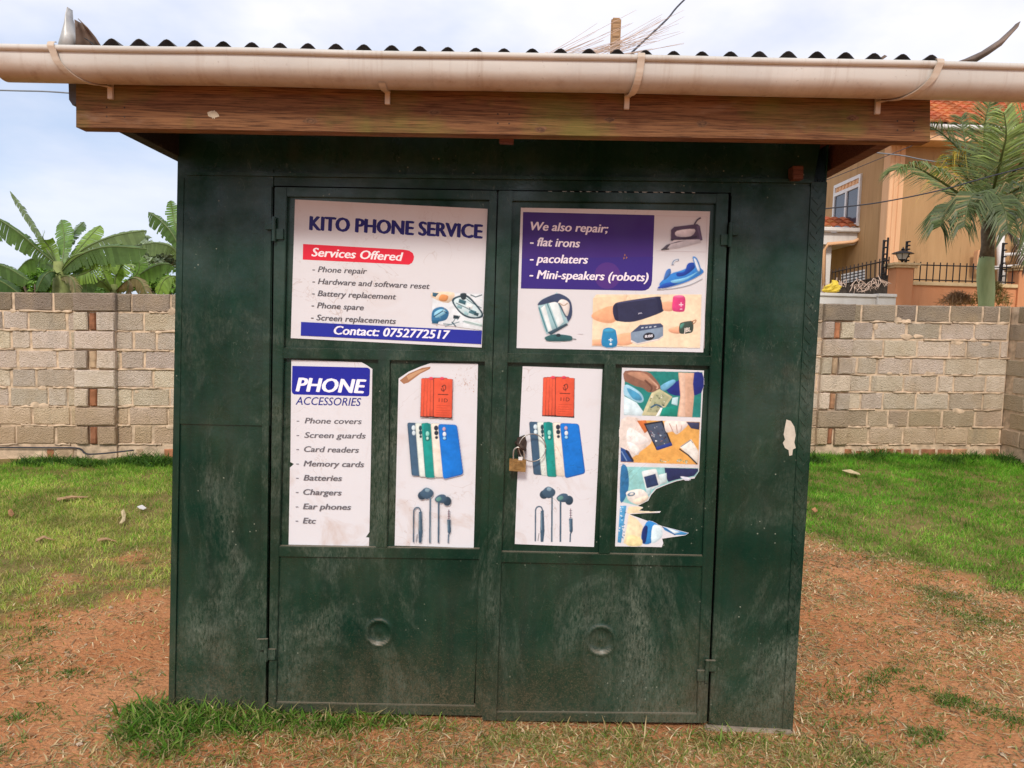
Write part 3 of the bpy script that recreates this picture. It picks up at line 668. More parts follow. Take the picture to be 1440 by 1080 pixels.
# deep half-round: straight sides then belly; y from front (-) to back (+)
P = [(-.060, -.010), (-.061, -.026)]+[(-.061*math.cos(a), -.038-.050*math.sin(a)) for a in [math.pi*k/14 for k in range(1, 14)]]+[(.061, -.026), (.061, 0)]
inn = [(y*.94, z+.0035 if abs(y) < .05 else z) for y, z in reversed(P)]
ring = P+inn; nr = len(ring); ns = 60; vs_ = []
GY0 = -.467
for i in range(ns+1):
    t = i/ns; c = gL.lerp(gR, t); wob = (float(vnoise(t*9, 0, 3))-.5)*.005
    for y, z in ring: vs_.append((c.x, GY0+y, c.z+z+wob))
fs = [(i*nr+k, i*nr+(k+1) % nr, (i+1)*nr+(k+1) % nr, (i+1)*nr+k) for i in range(ns) for k in range(nr)]
mb.add(vs_, fs)
mb.tube([gL.lerp(gR, i/ns)+Vector((0, GY0-.064+.50, -.006+(float(vnoise(i/ns*9, 0, 3))-.5)*.005)) for i in range(ns+1)], 0.0098, 10)
mb.add([vs_[k] for k in range(len(P))], [list(range(len(P)))])
GU = mb.build('gutter', 'pvc', KI, smooth=True)
mo = GU.modifiers.new('edge', 'EDGE_SPLIT'); mo.split_angle = R(50)
def bracket(u, tilt, strap=True):
    t = (u+4)/1644; c = gL.lerp(gR, t); mb = MB(); path = []
    path.append((c.x, GY0-.060, c.z+.008)); path.append((c.x, GY0-.072, c.z+.006)); path.append((c.x, GY0-.0765, c.z-.006)); path.append((c.x+tilt*.04, GY0-.0725, c.z-.018))
    for k in range(0, 11):
        a = math.pi*k/16; q = k/10; path.append((c.x+tilt*(.08+.92*q**1.3), GY0-.068*math.cos(a), c.z-.036-.058*math.sin(a)))
    path.append((c.x+tilt*1.06, GY0+.058, c.z-.085))
    w = .011; vs_ = []
    for p in path:
        for sx, sy in ((-w, 0), (w, 0), (w, .004), (-w, .004)): vs_.append((p[0]+sx, p[1]-.002+sy, p[2]+(.0 if sy == 0 else .003)))
    fs = [(i*4+k, i*4+(k+1) % 4, (i+1)*4+(k+1) % 4, (i+1)*4+k) for i in range(len(path)-1) for k in range(4)]+[(3, 2, 1, 0), tuple(range(len(vs_)-4, len(vs_)))]
    if not strap: vs_, fs = vs_[-28:], [(i*4+k, i*4+(k+1) % 4, (i+1)*4+(k+1) % 4, (i+1)*4+k) for i in range(6) for k in range(4)]
    mb.add(vs_, fs)
    e = path[-1]; mb.box(e[0]-.008, e[0]+.008, YF-.012, YF+.0, e[2]-.035, e[2]+.03)
    mb.build('bracket', 'pvcplain', GU, bevel=.0012)
bracket(85, .10); bracket(546, 0, False); bracket(908, -.02); bracket(1318, -.11)

# ------------------------------------------------------------------ posters
def text_geo(s, bold, shear):
    cu = bpy.data.curves.new('t', 'FONT'); cu.body = s; cu.offset = bold; cu.shear = shear; cu.resolution_u = 3; cu.fill_mode = 'FRONT'
    o = bpy.data.objects.new('t', cu); col.objects.link(o); dg = bpy.context.evaluated_depsgraph_get()
    me = bpy.data.meshes.new_from_object(o.evaluated_get(dg)); v = [(p.co.x, p.co.y) for p in me.vertices]; f = [list(p.vertices) for p in me.polygons]
    bpy.data.objects.remove(o); bpy.data.curves.remove(cu); bpy.data.meshes.remove(me); return v, f
CAPH = None
class Poster:
    def __init__(s, T=lambda x, y: (x, y), Y=-.001, step=.00012): s.mb = MB(); s.T = T; s.Y = Y; s.k = 0; s.step = step; s.cv = None
    def P(s, x, y): u, v = s.T(x, y); return at(u, v, s.Y-s.k*s.step)
    def sheet(s, pts, c='#e8e2e6'):
        a = [s.P(*p) for p in pts]; b = [p+Vector((0, .0008, 0)) for p in a]; n_ = len(a)
        s.mb.add(a, [list(range(n_))], 0, lin(c)); s.mb.add(a+b, [(i, i+n_, (i+1) % n_+n_, (i+1) % n_) for i in range(n_)], 0, lin(c)); s.k += 3
    def poly(s, pts, c, sm=0):
        if sm: pts = [(q.x, q.y) for q in spline([(x, y, 0) for x, y in pts], sm, True)]
        if s.cv is not None: s.paint(pts, lin(c)); return
        s.mb.poly([s.P(*p) for p in pts], lin(c)); s.k += 1
    def canvas(s, x0, y0, x1, y1, res, emb=.65, tex=.13):      # a printed picture: its dots are the cells of a fine grid
        s.x0, s.y0, s.res, s.emb, s.tex = x0, y0, res, emb, tex
        s.cv = np.ones((int((y1-y0)/res)+1, int((x1-x0)/res)+1, 3))*np.array(lin(WH)); s.al = np.zeros(s.cv.shape[:2])
    def paint(s, pts, c):
        p = np.array(pts, float); p[:, 0] = (p[:, 0]-s.x0)/s.res; p[:, 1] = (p[:, 1]-s.y0)/s.res; H_, W_ = s.al.shape
        a0, a1 = int(max(0, p[:, 0].min()-8)), int(min(W_, p[:, 0].max()+9)); b0, b1 = int(max(0, p[:, 1].min()-8)), int(min(H_, p[:, 1].max()+9))
        if a1-a0 < 2 or b1-b0 < 2: return
        SS = 3; gx, gy = np.meshgrid(np.arange(a0*SS, a1*SS)/SS+.5/SS, np.arange(b0*SS, b1*SS)/SS+.5/SS); ins = np.zeros(gx.shape, bool); n_ = len(p)
        for k in range(n_):
            (xa_, ya_), (xb_, yb_) = p[k], p[(k+1) % n_]
            if ya_ == yb_: continue
            ins ^= ((ya_ > gy) != (yb_ > gy)) & (gx < (xb_-xa_)*(gy-ya_)/(yb_-ya_)+xa_)
        m_ = ins.reshape(b1-b0, SS, a1-a0, SS).mean((1, 3))
        size = max(1.5, math.sqrt(max(m_.sum(), 1))); rad = min(9, max(.8, size*.16))
        def blur(q, r_):
            pad = int(r_*3)+2; Q = np.pad(q, pad, mode='edge'); fy = np.fft.fftfreq(Q.shape[0])[:, None]; fx = np.fft.rfftfreq(Q.shape[1])[None]
            return np.fft.irfft2(np.fft.rfft2(Q)*np.exp(-2*(np.pi*r_)**2*(fx*fx+fy*fy)), s=Q.shape)[pad:-pad, pad:-pad]
        inner = blur(m_, rad); gyy, gxx = np.gradient(inner) if min(inner.shape) > 2 else (inner*0, inner*0)
        big = min(1, 22/size); sh = 1+s.emb*big*rad*(gxx*.55+gyy*.85)*1.3+.25*big*(inner-.8)
        X_, Y_ = np.meshgrid(np.arange(a0, a1), np.arange(b0, b1)); sd = random.randint(0, 900)
        sh = sh*(1+s.tex*2*(fbm(X_/7.+sd, Y_/7., sd % 50, 4)-.5))*(1+.10*(fbm(X_/22.+sd, Y_/22., 3, 2)-.5)*2)
        sg_ = random.uniform(-.16, .16); sh = sh*(1+sg_*(Y_-(b0+b1)/2)/max(b1-b0, 1))
        colr = np.clip(np.array(c)[None, None]*np.clip(sh, .35, 1.7)[..., None], 0, .95)
        a_ = np.clip(blur(m_, .38), 0, 1)[..., None]
        s.cv[b0:b1, a0:a1] = s.cv[b0:b1, a0:a1]*(1-a_)+colr*a_; s.al[b0:b1, a0:a1] = np.maximum(s.al[b0:b1, a0:a1], a_[..., 0])
    def flush(s):
        H_, W_ = s.al.shape; on = s.al > .12; vid = -np.ones((H_+1, W_+1), int); vs_ = []; fs = []; cs = []
        for y, x in zip(*np.nonzero(on)):
            q = []
            for dy_, dx_ in ((0, 0), (0, 1), (1, 1), (1, 0)):
                if vid[y+dy_, x+dx_] < 0: vid[y+dy_, x+dx_] = len(vs_); vs_.append(s.P(s.x0+(x+dx_)*s.res, s.y0+(y+dy_)*s.res))
                q.append(int(vid[y+dy_, x+dx_]))
            fs.append(q); cs.append(tuple(s.cv[y, x]))
        o_ = len(s.mb.v); s.mb.v += [tuple(v) for v in vs_]; s.mb.f += [[i+o_ for i in f] for f in fs]; s.mb.m += [0]*len(fs); s.mb.c += cs
        s.k += 2; s.cv = None
    def ell(s, x, y, rx, ry, c, rot=0):
        ca_, sa = math.cos(rot), math.sin(rot)
        s.poly([(x+rx*math.cos(t)*ca_-ry*math.sin(t)*sa, y+rx*math.cos(t)*sa+ry*math.sin(t)*ca_) for t in [2*math.pi*i/22 for i in range(22)]], c)
    def line(s, pts, w, c, sm=0):
        if sm: pts = [(q.x, q.y) for q in spline([(x, y, 0) for x, y in pts], sm)]
        L_, R_ = [], []
        for i, p in enumerate(pts):
            a = pts[max(i-1, 0)]; b = pts[min(i+1, len(pts)-1)]; dx_, dy_ = b[0]-a[0], b[1]-a[1]; d_ = math.hypot(dx_, dy_) or 1
            nx_, ny_ = -dy_/d_*w/2, dx_/d_*w/2; L_.append((p[0]+nx_, p[1]+ny_)); R_.append((p[0]-nx_, p[1]-ny_))
        if s.cv is not None: s.paint(L_+R_[::-1], lin(c)); return
        n_ = len(pts); vs_ = [s.P(*p) for p in L_+R_]
        s.mb.add(vs_, [(i, i+1, n_+i+1, n_+i) for i in range(n_-1)], 0, lin(c)); s.k += 1
    def rr(s, q, r, c):      # rounded quad TL TR BR BL
        out = []
        for i in range(4):
            p = Vector(q[i]); a = (Vector(q[i-1])-p).normalized()*r; b = (Vector(q[(i+1) % 4])-p).normalized()*r
            for t in (0, .25, .5, .75, 1): out.append(tuple((p+a)*(1-t)**2+2*t*(1-t)*p+(p+b)*t*t))
        s.poly(out, c)
    def text(s, x0, y0, x1, y1, cap, st, c, bold=0., shear=0.):
        v, f = text_geo(st, 0, shear)
        xm = min(p[0] for p in v); xM = max(p[0] for p in v); H = .729; e = bold*1.9
        offs = [(0, 0)] if e <= 0 else [(-e, 0), (-e*.5, e*.35), (0, 0), (e*.5, -e*.35), (e, 0)]
        for ox, oy in offs:
            vs_ = []
            for a, b in v:
                t = (a+ox-xm+e)/(xM-xm+2*e); b2 = b+oy; vs_.append(s.P(lerp(x0, x1, t)+b2/H*cap*.045, lerp(y0, y1, t)-b2/H*cap))
            s.mb.add(vs_, f, 0, lin(c)); s.k += .25
        s.k = math.ceil(s.k)
    def build(s, label, parts=()):
        o = s.mb.build('poster', 'print', None, recalc=False); return tag(o, label, 'poster', 'posters stuck on the kiosk doors')
Z4 = lambda x, y: (380+x/4.153, 260+y/4.153)
Z5 = lambda x, y: (700+x/4.153, 260+y/4.153)
Z6 = lambda x, y: (380+x/3.6, 490+y/3.6)
Z7 = lambda x, y: (690+x/3.6, 490+y/3.6)
WH = '#dcdbde'
# 1 services
p = Poster(Z4); p.sheet([(145, 85), (700, 112), (1270, 140), (1252, 560), (1235, 950), (680, 922), (120, 895), (132, 500)], WH)
p.text(226, 262, 1240, 312, 84, 'KITO PHONE SERVICE', '#1f1a70', .03, 0)
p.poly([(192, 345), (780, 378), (812, 384), (832, 398), (840, 418), (837, 438), (828, 455), (810, 466), (190, 436)], '#e0203a')
p.text(240, 416, 776, 444, 52, 'Services Offered', '#f6eef0', .016, .22)
for (a, b, c_, d_, s_) in [(245, 507, 565, 520, '- Phone repair'), (245, 577, 931, 608, '- Hardware and software reset'), (243, 647, 735, 669, '- Battery replacement'), (240, 717, 546, 732, '- Phone spare'), (237, 788, 734, 812, '- Screen replacements')]:
    p.text(a, b, c_, d_, 35, s_, '#5c5a60', .010, .2)
p.poly([(180, 800), (1237, 852), (1232, 930), (178, 880)], '#1f2a9c')
p.text(370, 872, 1050, 900, 52, 'Contact: 0752772517', '#f2f0fa', .018, .2)
# picture of opened phones
p.canvas(935, 615, 1250, 860, 2.4)
p.poly([(948, 626), (1243, 638), (1237, 848), (943, 808)], '#dfe6ea')
p.poly([(950, 628), (1075, 630), (1040, 690), (950, 660)], '#e8d3b8', 3); p.poly([(1000, 640), (1040, 650), (1025, 680), (985, 672)], '#d8935a', 3)
p.poly([(948, 628), (985, 632), (965, 655), (948, 650)], '#2d5f78')
p.poly([(1060, 675), (1110, 645), (1160, 650), (1238, 740), (1236, 775), (1170, 780), (1110, 750)], '#24424e', 4)
p.poly([(1072, 680), (1112, 655), (1155, 660), (1228, 742), (1222, 768), (1172, 770), (1115, 742)], '#cfe4e8', 4)
for x, y, w, h, c_ in ((1105, 665, 40, 22, '#35606c'), (1150, 690, 34, 24, '#eef4f4'), (1095, 700, 28, 16, '#7fa6ae'), (1165, 725, 40, 22, '#4a7884'), (1135, 740, 24, 14, '#9cc4ca'), (1195, 742, 24, 18, '#2a4a54')):
    p.poly([(x, y), (x+w, y+w*.35), (x+w-6, y+h+w*.35), (x-6, y+h)], c_)
p.line([(1085, 690), (1150, 720), (1215, 760)], 4, '#23424c'); p.line([(1125, 650), (1180, 690), (1235, 720)], 4, '#2e5560'); p.line([(1170, 642), (1200, 655), (1238, 642)], 6, '#33525e')
p.poly([(1110, 636), (1145, 634), (1140, 668), (1118, 668)], '#24343c', 3)
p.poly([(948, 735), (1000, 712), (1042, 740), (1030, 785), (985, 800), (946, 806)], '#2f6f9a', 4); p.poly([(960, 745), (1000, 725), (1028, 742), (1000, 765), (965, 775)], '#8cc6de', 4); p.line([(955, 770), (1010, 735), (1035, 750)], 6, '#173a58')
p.poly([(946, 790), (985, 792), (980, 812), (944, 808)], '#1d5a7a')
p.poly([(1070, 760), (1110, 765), (1100, 785), (1068, 780)], '#20323a'); p.line([(1082, 778), (1060, 815), (1010, 812)], 5, '#55727a'); p.line([(1020, 825), (1105, 800)], 5, '#75909a'); p.line([(1060, 800), (1085, 828)], 7, '#3d5a66')
p.poly([(1130, 790), (1240, 812), (1237, 830), (1135, 806)], '#c4d8d6'); p.line([(1130, 795), (1237, 822)], 3, '#6f8f90')
for i in range(16): x = random.uniform(955, 1225); y = random.uniform(650, 815); p.poly([(x, y), (x+random.uniform(5, 14), y+3), (x+6, y+random.uniform(6, 12))], random.choice(['#2b4f60', '#bcd7de', '#f4f7f6', '#86a9b2', '#c7a27a']))
p.flush(); p.build('white poster headed PHONE SERVICE with red Services Offered banner')

# 2 we also repair
p = Poster(Z5); p.sheet([(135, 133), (690, 143), (1240, 155), (1220, 560), (1200, 978), (655, 965), (110, 953), (122, 500)], WH)
p.line([(925, 180), (1222, 186), (1205, 955)], 2, '#c9b5b8'); p.line([(925, 385), (1215, 392)], 2, '#c9bcc0')
p.poly([(148, 158), (915, 177), (901, 560), (896, 585), (882, 605), (862, 616), (840, 618), (135, 605)], '#3d1f78')
p.poly([(140, 430), (907, 420), (901, 560), (896, 585), (882, 605), (862, 616), (840, 618), (135, 605)], '#35207e', 0)
p.ell(640, 530, 76, 78, '#4f2a80')
p.text(190, 264, 645, 279, 52, 'We also repair;', '#f3e8f2', .016, .2); p.text(187, 355, 480, 365, 52, '- flat irons', '#f3e8f2', .016, .2)
p.text(186, 453, 527, 460, 52, '- pacolaters', '#f3e8f2', .016, .2); p.text(184, 546, 880, 563, 52, '- Mini-speakers (robots)', '#f3e8f2', .016, .2)
for x, y in ((740, 410), (750, 425), (735, 428)): p.poly([(x, y-8), (x+8, y), (x-2, y+8)], '#a06a4a')
# dry iron
p.canvas(150, 175, 1230, 960, 2.4)
p.poly([(1012, 262), (1030, 245), (1165, 228), (1180, 240), (1196, 322), (1180, 326), (1010, 325)], '#584a63', 0); p.poly([(1046, 268), (1150, 258), (1128, 300), (1045, 300)], '#e6dfe4', 3)
p.poly([(1010, 318), (1160, 296), (1166, 308), (1020, 332)], '#3f3548'); p.line([(1148, 232), (1165, 205), (1186, 192)], 9, '#4a4056', 3)
p.poly([(960, 372), (1005, 335), (1030, 322), (1180, 318), (1188, 336), (1060, 368), (980, 378)], '#c9c3c8'); p.poly([(955, 378), (985, 350), (1050, 330), (1100, 325), (1010, 345), (985, 376)], '#55505c'); p.line([(955, 378), (1000, 374)], 7, '#333038')
p.poly([(1160, 240), (1180, 238), (1194, 320), (1182, 322)], '#6a5a78')
# blue steam iron
p.poly([(945, 575), (1010, 520), (1070, 500), (1150, 470), (1190, 490), (1198, 515), (1120, 560), (1030, 590), (965, 602)], '#2f7fd0', 4)
p.poly([(1045, 515), (1090, 505), (1110, 460), (1150, 455), (1150, 485), (1100, 525), (1052, 535)], '#173f9e', 4); p.poly([(1138, 420), (1165, 430), (1188, 500), (1170, 520), (1150, 470)], '#4a86c8', 3); p.poly([(1145, 432), (1160, 440), (1180, 495), (1168, 500)], '#dfe9f4', 3)
p.poly([(968, 552), (985, 500), (1008, 490), (1010, 520), (985, 548)], '#3c6fb8', 3); p.line([(1020, 468), (1030, 445), (1058, 437)], 12, '#7f8ea6', 3); p.line([(1024, 462), (1034, 447), (1052, 440)], 4, '#e9eef2', 3)
p.poly([(938, 596), (985, 572), (1048, 568), (1040, 580), (985, 600), (940, 606)], '#1d4fb0', 3); p.poly([(1010, 560), (1100, 540), (1170, 505), (1110, 550), (1040, 574)], '#7fc4ea', 3); p.line([(930, 612), (1020, 606), (1120, 585), (1196, 548)], 4, '#8f95a2', 4)
# kettle
p.poly([(236, 705), (258, 670), (330, 640), (352, 638), (400, 780), (410, 805), (300, 868), (280, 860), (258, 800)], '#9ec3ca', 3)
p.poly([(252, 720), (275, 700), (318, 850), (298, 862)], '#e9f2f2'); p.poly([(300, 690), (345, 672), (385, 800), (352, 832)], '#e4eff0'); p.line([(288, 690), (345, 838)], 6, '#4d8088'); p.line([(240, 715), (288, 858)], 8, '#4f8a94')
p.poly([(232, 700), (262, 668), (338, 636), (375, 640), (415, 665), (432, 700), (434, 760), (412, 800), (398, 770), (352, 690), (300, 690), (262, 700)], '#3a4868', 3)
p.poly([(350, 690), (372, 668), (408, 680), (420, 710), (408, 765), (390, 750), (370, 705)], '#e4dcd6', 3); p.line([(360, 690), (385, 705), (408, 690)], 5, '#b09272', 3); p.line([(355, 690), (398, 772)], 7, '#4a6070')
p.poly([(290, 862), (400, 808), (412, 818), (310, 878)], '#37505e'); p.poly([(278, 888), (330, 872), (420, 880), (436, 896), (420, 912), (300, 914), (278, 902)], '#2f5f62', 4); p.ell(354, 878, 14, 10, '#1c2c34'); p.line([(430, 898), (458, 902)], 5, '#4a5a5c'); p.line([(470, 868), (496, 870)], 4, '#d7d2d6')
# speakers
p.poly([(575, 640), (1190, 640), (1182, 952), (550, 940), (556, 665)], '#f2dcbc'); p.poly([(558, 660), (700, 650), (760, 645), (690, 800), (555, 750)], '#f0d2ae')
p.poly([(558, 748), (680, 705), (690, 790), (640, 808), (560, 785)], '#eeae84', 3); p.poly([(940, 690), (1020, 685), (1020, 735), (955, 730)], '#eeb08c', 3); p.poly([(1000, 840), (1070, 825), (1065, 868), (1010, 862)], '#efaf8c', 3); p.poly([(690, 880), (790, 865), (785, 928), (692, 935)], '#eeb28c', 3); p.poly([(552, 905), (615, 900), (612, 940), (552, 938)], '#eeb28c', 0)
p.poly([(680, 700), (720, 682), (930, 652), (952, 668), (962, 720), (955, 745), (800, 798), (700, 795), (678, 770), (672, 730)], '#2c2f4f', 4); p.poly([(676, 705), (696, 700), (704, 790), (686, 785), (672, 740)], '#232645', 3); p.poly([(930, 655), (952, 668), (962, 722), (952, 744), (940, 730)], '#212444', 3); p.line([(700, 690), (920, 660)], 6, '#4a4e78'); pass
p.poly([(1022, 665), (1030, 650), (1060, 645), (1088, 652), (1096, 670), (1092, 730), (1075, 742), (1035, 740), (1018, 725)], '#d8407e', 3); p.ell(1058, 653, 32, 9, '#e86a9c'); p.line([(1058, 700), (1084, 700)], 5, '#fbe2ee'); p.line([(1071, 686), (1071, 712)], 5, '#fbe2ee'); p.line([(1064, 726), (1078, 726)], 4, '#fbe2ee')
p.poly([(612, 860), (622, 840), (650, 833), (680, 842), (692, 862), (694, 943), (610, 941)], '#2485b8', 3); p.ell(650, 852, 36, 12, '#3fa0cc'); p.line([(648, 905), (672, 905)], 5, '#e4f2f8'); p.line([(660, 895), (660, 917)], 5, '#e4f2f8'); p.ell(660, 930, 8, 7, '#e4f2f8')
p.poly([(778, 862), (830, 818), (950, 808), (966, 822), (962, 850), (820, 870)], '#3d4a68', 0); p.poly([(776, 862), (966, 830), (966, 888), (940, 905), (815, 932), (778, 915)], '#8498ae', 0); p.poly([(778, 905), (815, 925), (940, 898), (966, 880), (966, 888), (940, 908), (815, 934), (778, 918)], '#e8dcd2', 0)
p.ell(882, 885, 34, 23, '#23242e', -.12); pass
for x in (838, 862, 884, 912): p.line([(x, 836-(x-838)*.09), (x+14, 833-(x-838)*.09)], 6, '#cdd6e2')
p.poly([(1062, 815), (1075, 803), (1130, 794), (1142, 808), (1140, 852), (1120, 866), (1070, 870), (1058, 850)], '#3c4c44', 3); p.line([(1132, 800), (1158, 788), (1150, 806), (1138, 812)], 5, '#a8683f', 3); p.poly([(1066, 816), (1090, 808), (1080, 832), (1066, 840)], '#4f8a7c', 3); pass
p.flush(); p.text(818, 755, 846, 750, 7, 'JBL', '#c9cbe0', .01, 0); p.text(858, 893, 905, 888, 16, '8:88', '#e6e6ee', .02, 0); p.text(1086, 862, 1128, 854, 26, 'JBL', '#e3d7cc', .02, 0)
p.build('white poster with purple We also repair panel above pictured irons and speakers')

# 3 accessories
p = Poster(Z6); p.sheet([(107, 58), (300, 64), (462, 70), (488, 84), (517, 104), (509, 600), (502, 930), (484, 956), (501, 958), (500, 1000), (300, 997), (93, 993), (100, 603), (120, 585), (102, 575)], WH)
p.poly([(112, 88), (492, 97), (504, 104), (506, 112), (502, 232), (497, 241), (488, 243), (122, 233), (112, 226), (109, 215)], '#1c239a')
p.text(128, 216, 484, 226, 72, 'PHONE', '#f4f2fa', .022, .18); p.text(128, 284, 459, 291, 42, 'ACCESSORIES', '#232a86', .004, .18)
for a, b, c_, d_, s_ in [(174, 379, 463, 383, 'Phone covers'), (172, 452, 483, 456, 'Screen guards'), (170, 523, 449, 528, 'Card readers'), (168, 596, 475, 601, 'Memory cards'), (168, 668, 363, 671, 'Batteries'), (166, 740, 361, 744, 'Chargers'), (165, 813, 409, 817, 'Ear phones'), (164, 885, 231, 887, 'Etc')]:
    p.text(a, b, c_, d_, 30, s_, '#6a676c', .012, .18); xd = 136-(a-163)*0-(885-b)*-.0; p.line([(134-(b-379)*.012, b-11), (147-(b-379)*.012, b-11)], 4, '#77747a')
p.build('tall white poster headed PHONE ACCESSORIES with a grey list')

def products(p, ox, oy):
    p.canvas(640+ox, 90+oy, 1040+ox, 1000+oy, 2.2)
    O = lambda pts: [(x+ox, y+oy) for x, y in pts]
    for i in range(4):
        x = 765+i*16; p.poly(O([(x, 156-i), (x+6, 150-i), (x+80, 152-i), (x+92, 160), (x+86, 352), (x-6, 348)]), '#2a1d1e'); p.poly(O([(x, 152-i), (x+84, 153-i), (x+80, 347), (x-4, 343)]), '#de5a3e')
    p.poly(O([(826, 150), (925, 156), (922, 357), (824, 350)]), '#2a1d1e'); p.rr(O([(829, 150), (923, 155), (919, 350), (827, 345)]), 8, '#e2593c')
    for x in (815, 870): p.ell(x+ox, 152+oy, 12, 8, '#d8455a')
    p.line(O([(868, 195), (884, 185), (888, 205), (872, 215), (866, 202)]), 4, '#3a2420', 3); p.line(O([(872, 188), (880, 222)]), 3, '#3a2420'); p.line(O([(848, 232), (902, 234)]), 4, '#3a2420')
    pass
    for k_ in range(5): p.line(O([(840, 288+k_*12), (910-(k_ % 2)*14, 290+k_*12)]), 2, '#b84630')
    # phone covers
    def case(x0, y0, x1, y1, c_, lens, edge_):
        w_ = 46
        p.rr(O([(x0-3, y0-2), (x0+w_+1, y0), (x1+w_+3, y1+2), (x1-1, y1)]), 12, edge_); p.rr(O([(x0, y0), (x0+w_, y0+2), (x1+w_, y1-1), (x1+2, y1-3)]), 11, c_)
    case(696, 377, 717, 645, '#41607a', 0, '#2c465c'); p.ell(726+ox, 402+oy, 10, 13, '#cfe0e6'); p.ell(727+ox, 428+oy, 9, 12, '#cfe0e6')
    case(736, 378, 756, 650, '#dde6de', 0, '#b8c4bc'); p.ell(760+ox, 403+oy, 8, 13, '#21404a'); p.ell(761+ox, 426+oy, 8, 12, '#21404a'); p.ell(762+ox, 446+oy, 6, 8, '#21404a')
    case(767, 379, 786, 655, '#17998f', 0, '#0f6f6c'); p.poly(O([(778, 385), (806, 384), (812, 455), (786, 465)]), '#0f7f7a', 3); p.ell(796+ox, 432+oy, 9, 13, '#8fd6c8'); p.ell(796+ox, 455+oy, 6, 8, '#bfe8dc')
    case(815, 380, 832, 652, '#e8e0d2', 0, '#bdb7aa'); p.ell(840+ox, 403+oy, 11, 13, '#26303e'); p.ell(841+ox, 428+oy, 11, 12, '#26303e'); p.ell(842+ox, 451+oy, 8, 8, '#26303e')
    p.rr(O([(849, 382), (946, 386), (979, 638), (876, 664)]), 16, '#0c57a8'); p.rr(O([(853, 384), (943, 388), (974, 634), (876, 659)]), 14, '#0d74d0'); p.rr(O([(868, 398), (890, 398), (894, 465), (872, 465)]), 8, '#0b62b4'); p.ell(880+ox, 408+oy, 8, 10, '#c4a0ae'); p.ell(882+ox, 434+oy, 9, 12, '#d8e2ea'); p.ell(882+ox, 455+oy, 8, 7, '#9fd2ee')
    # earphones
    cE, cD, cL_ = '#3f5a70', '#2c4254', '#7d9aaa'
    p.ell(769+ox, 745+oy, 22, 22, cD); p.poly(O([(758, 735), (788, 704), (824, 722), (822, 748), (790, 764)]), cE, 3); p.poly(O([(788, 708), (808, 714), (800, 728), (784, 722)]), cL_, 3)
    p.ell(896+ox, 774+oy, 21, 24, cD); p.poly(O([(832, 762), (858, 740), (888, 744), (892, 778), (850, 782)]), cE, 3); p.poly(O([(838, 762), (858, 750), (868, 764), (848, 776)]), '#5f8f8a', 3)
    p.line(O([(810, 752), (808, 985)]), 8, cE); p.line(O([(853, 780), (852, 985)]), 9, cE); p.line(O([(813, 752), (811, 985)]), 2, cL_)
    p.line(O([(725, 982), (726, 850), (728, 818), (740, 806), (756, 810), (764, 835)]), 7, cE, 4); p.poly(O([(752, 828), (768, 824), (772, 930), (766, 985), (752, 985), (750, 930)]), cE, 0); p.line(O([(757, 835), (757, 925)]), 3, cL_); p.line(O([(744, 940), (738, 980)]), 3, '#4a3a44')
    p.line(O([(904, 815), (904, 865)]), 5, '#8a6f7c'); 
    for k_ in range(4): p.line(O([(898, 826+k_*12), (911, 826+k_*12)]), 3, '#4a4a58')
    p.poly(O([(895, 866), (914, 866), (915, 930), (906, 945), (898, 930)]), cE, 0); p.line(O([(903, 940), (901, 985)]), 7, cE); p.line(O([(900, 872), (900, 925)]), 3, cL_)
    p.flush(); p.text(853+ox, 271+oy, 898+ox, 273+oy, 20, '11D', '#3a2420', .0, 0)
p = Poster(Z6); p.sheet([(650, 152), (700, 118), (760, 92), (812, 74), (1052, 78), (1042, 540), (1030, 1010), (830, 1003), (630, 998), (640, 560)], WH)
p.poly([(656, 162), (700, 128), (770, 98), (812, 92), (808, 104), (760, 128), (700, 172), (676, 180)], '#a87858'); p.poly([(690, 140), (750, 112), (800, 100), (745, 130), (700, 160)], '#c79c78')
for i in range(70):
    a = random.uniform(0, 6.28); r_ = abs(random.gauss(0, 1)); x = 985+75*r_*math.cos(a)*.8; y = 170+80*r_*math.sin(a)*.8
    if 850 < x < 1040 and 92 < y < 300 and not (820 < x < 930 and y > 140): p.poly([(x, y), (x+random.uniform(2, 6), y+2), (x+2, y+random.uniform(2, 5))], random.choice(['#c08a62', '#b5714a', '#caa27c']))
products(p, 0, 0); p.build('phone covers poster on the left door with a torn brown top corner')
p = Poster(Z7); p.sheet([(162, 90), (360, 97), (566, 105), (545, 560), (523, 1005), (320, 998), (122, 990), (132, 720), (146, 430)], WH)
products(p, -499, -5); p.build('phone covers poster behind the padlock on the right door')

# torn photo poster
p = Poster(Z7); p.sheet([(665, 97), (870, 104), (1080, 112), (1066, 380), (1055, 622), (1040, 640), (1032, 658), (990, 662), (940, 672), (890, 690), (838, 712), (812, 742), (798, 770), (745, 797), (772, 804), (750, 820), (800, 826), (862, 824), (855, 832), (780, 834), (702, 840), (780, 868), (870, 900), (1003, 934), (985, 946), (920, 955), (868, 963), (874, 985), (866, 1006), (750, 1003), (630, 1002), (648, 550)], WH)
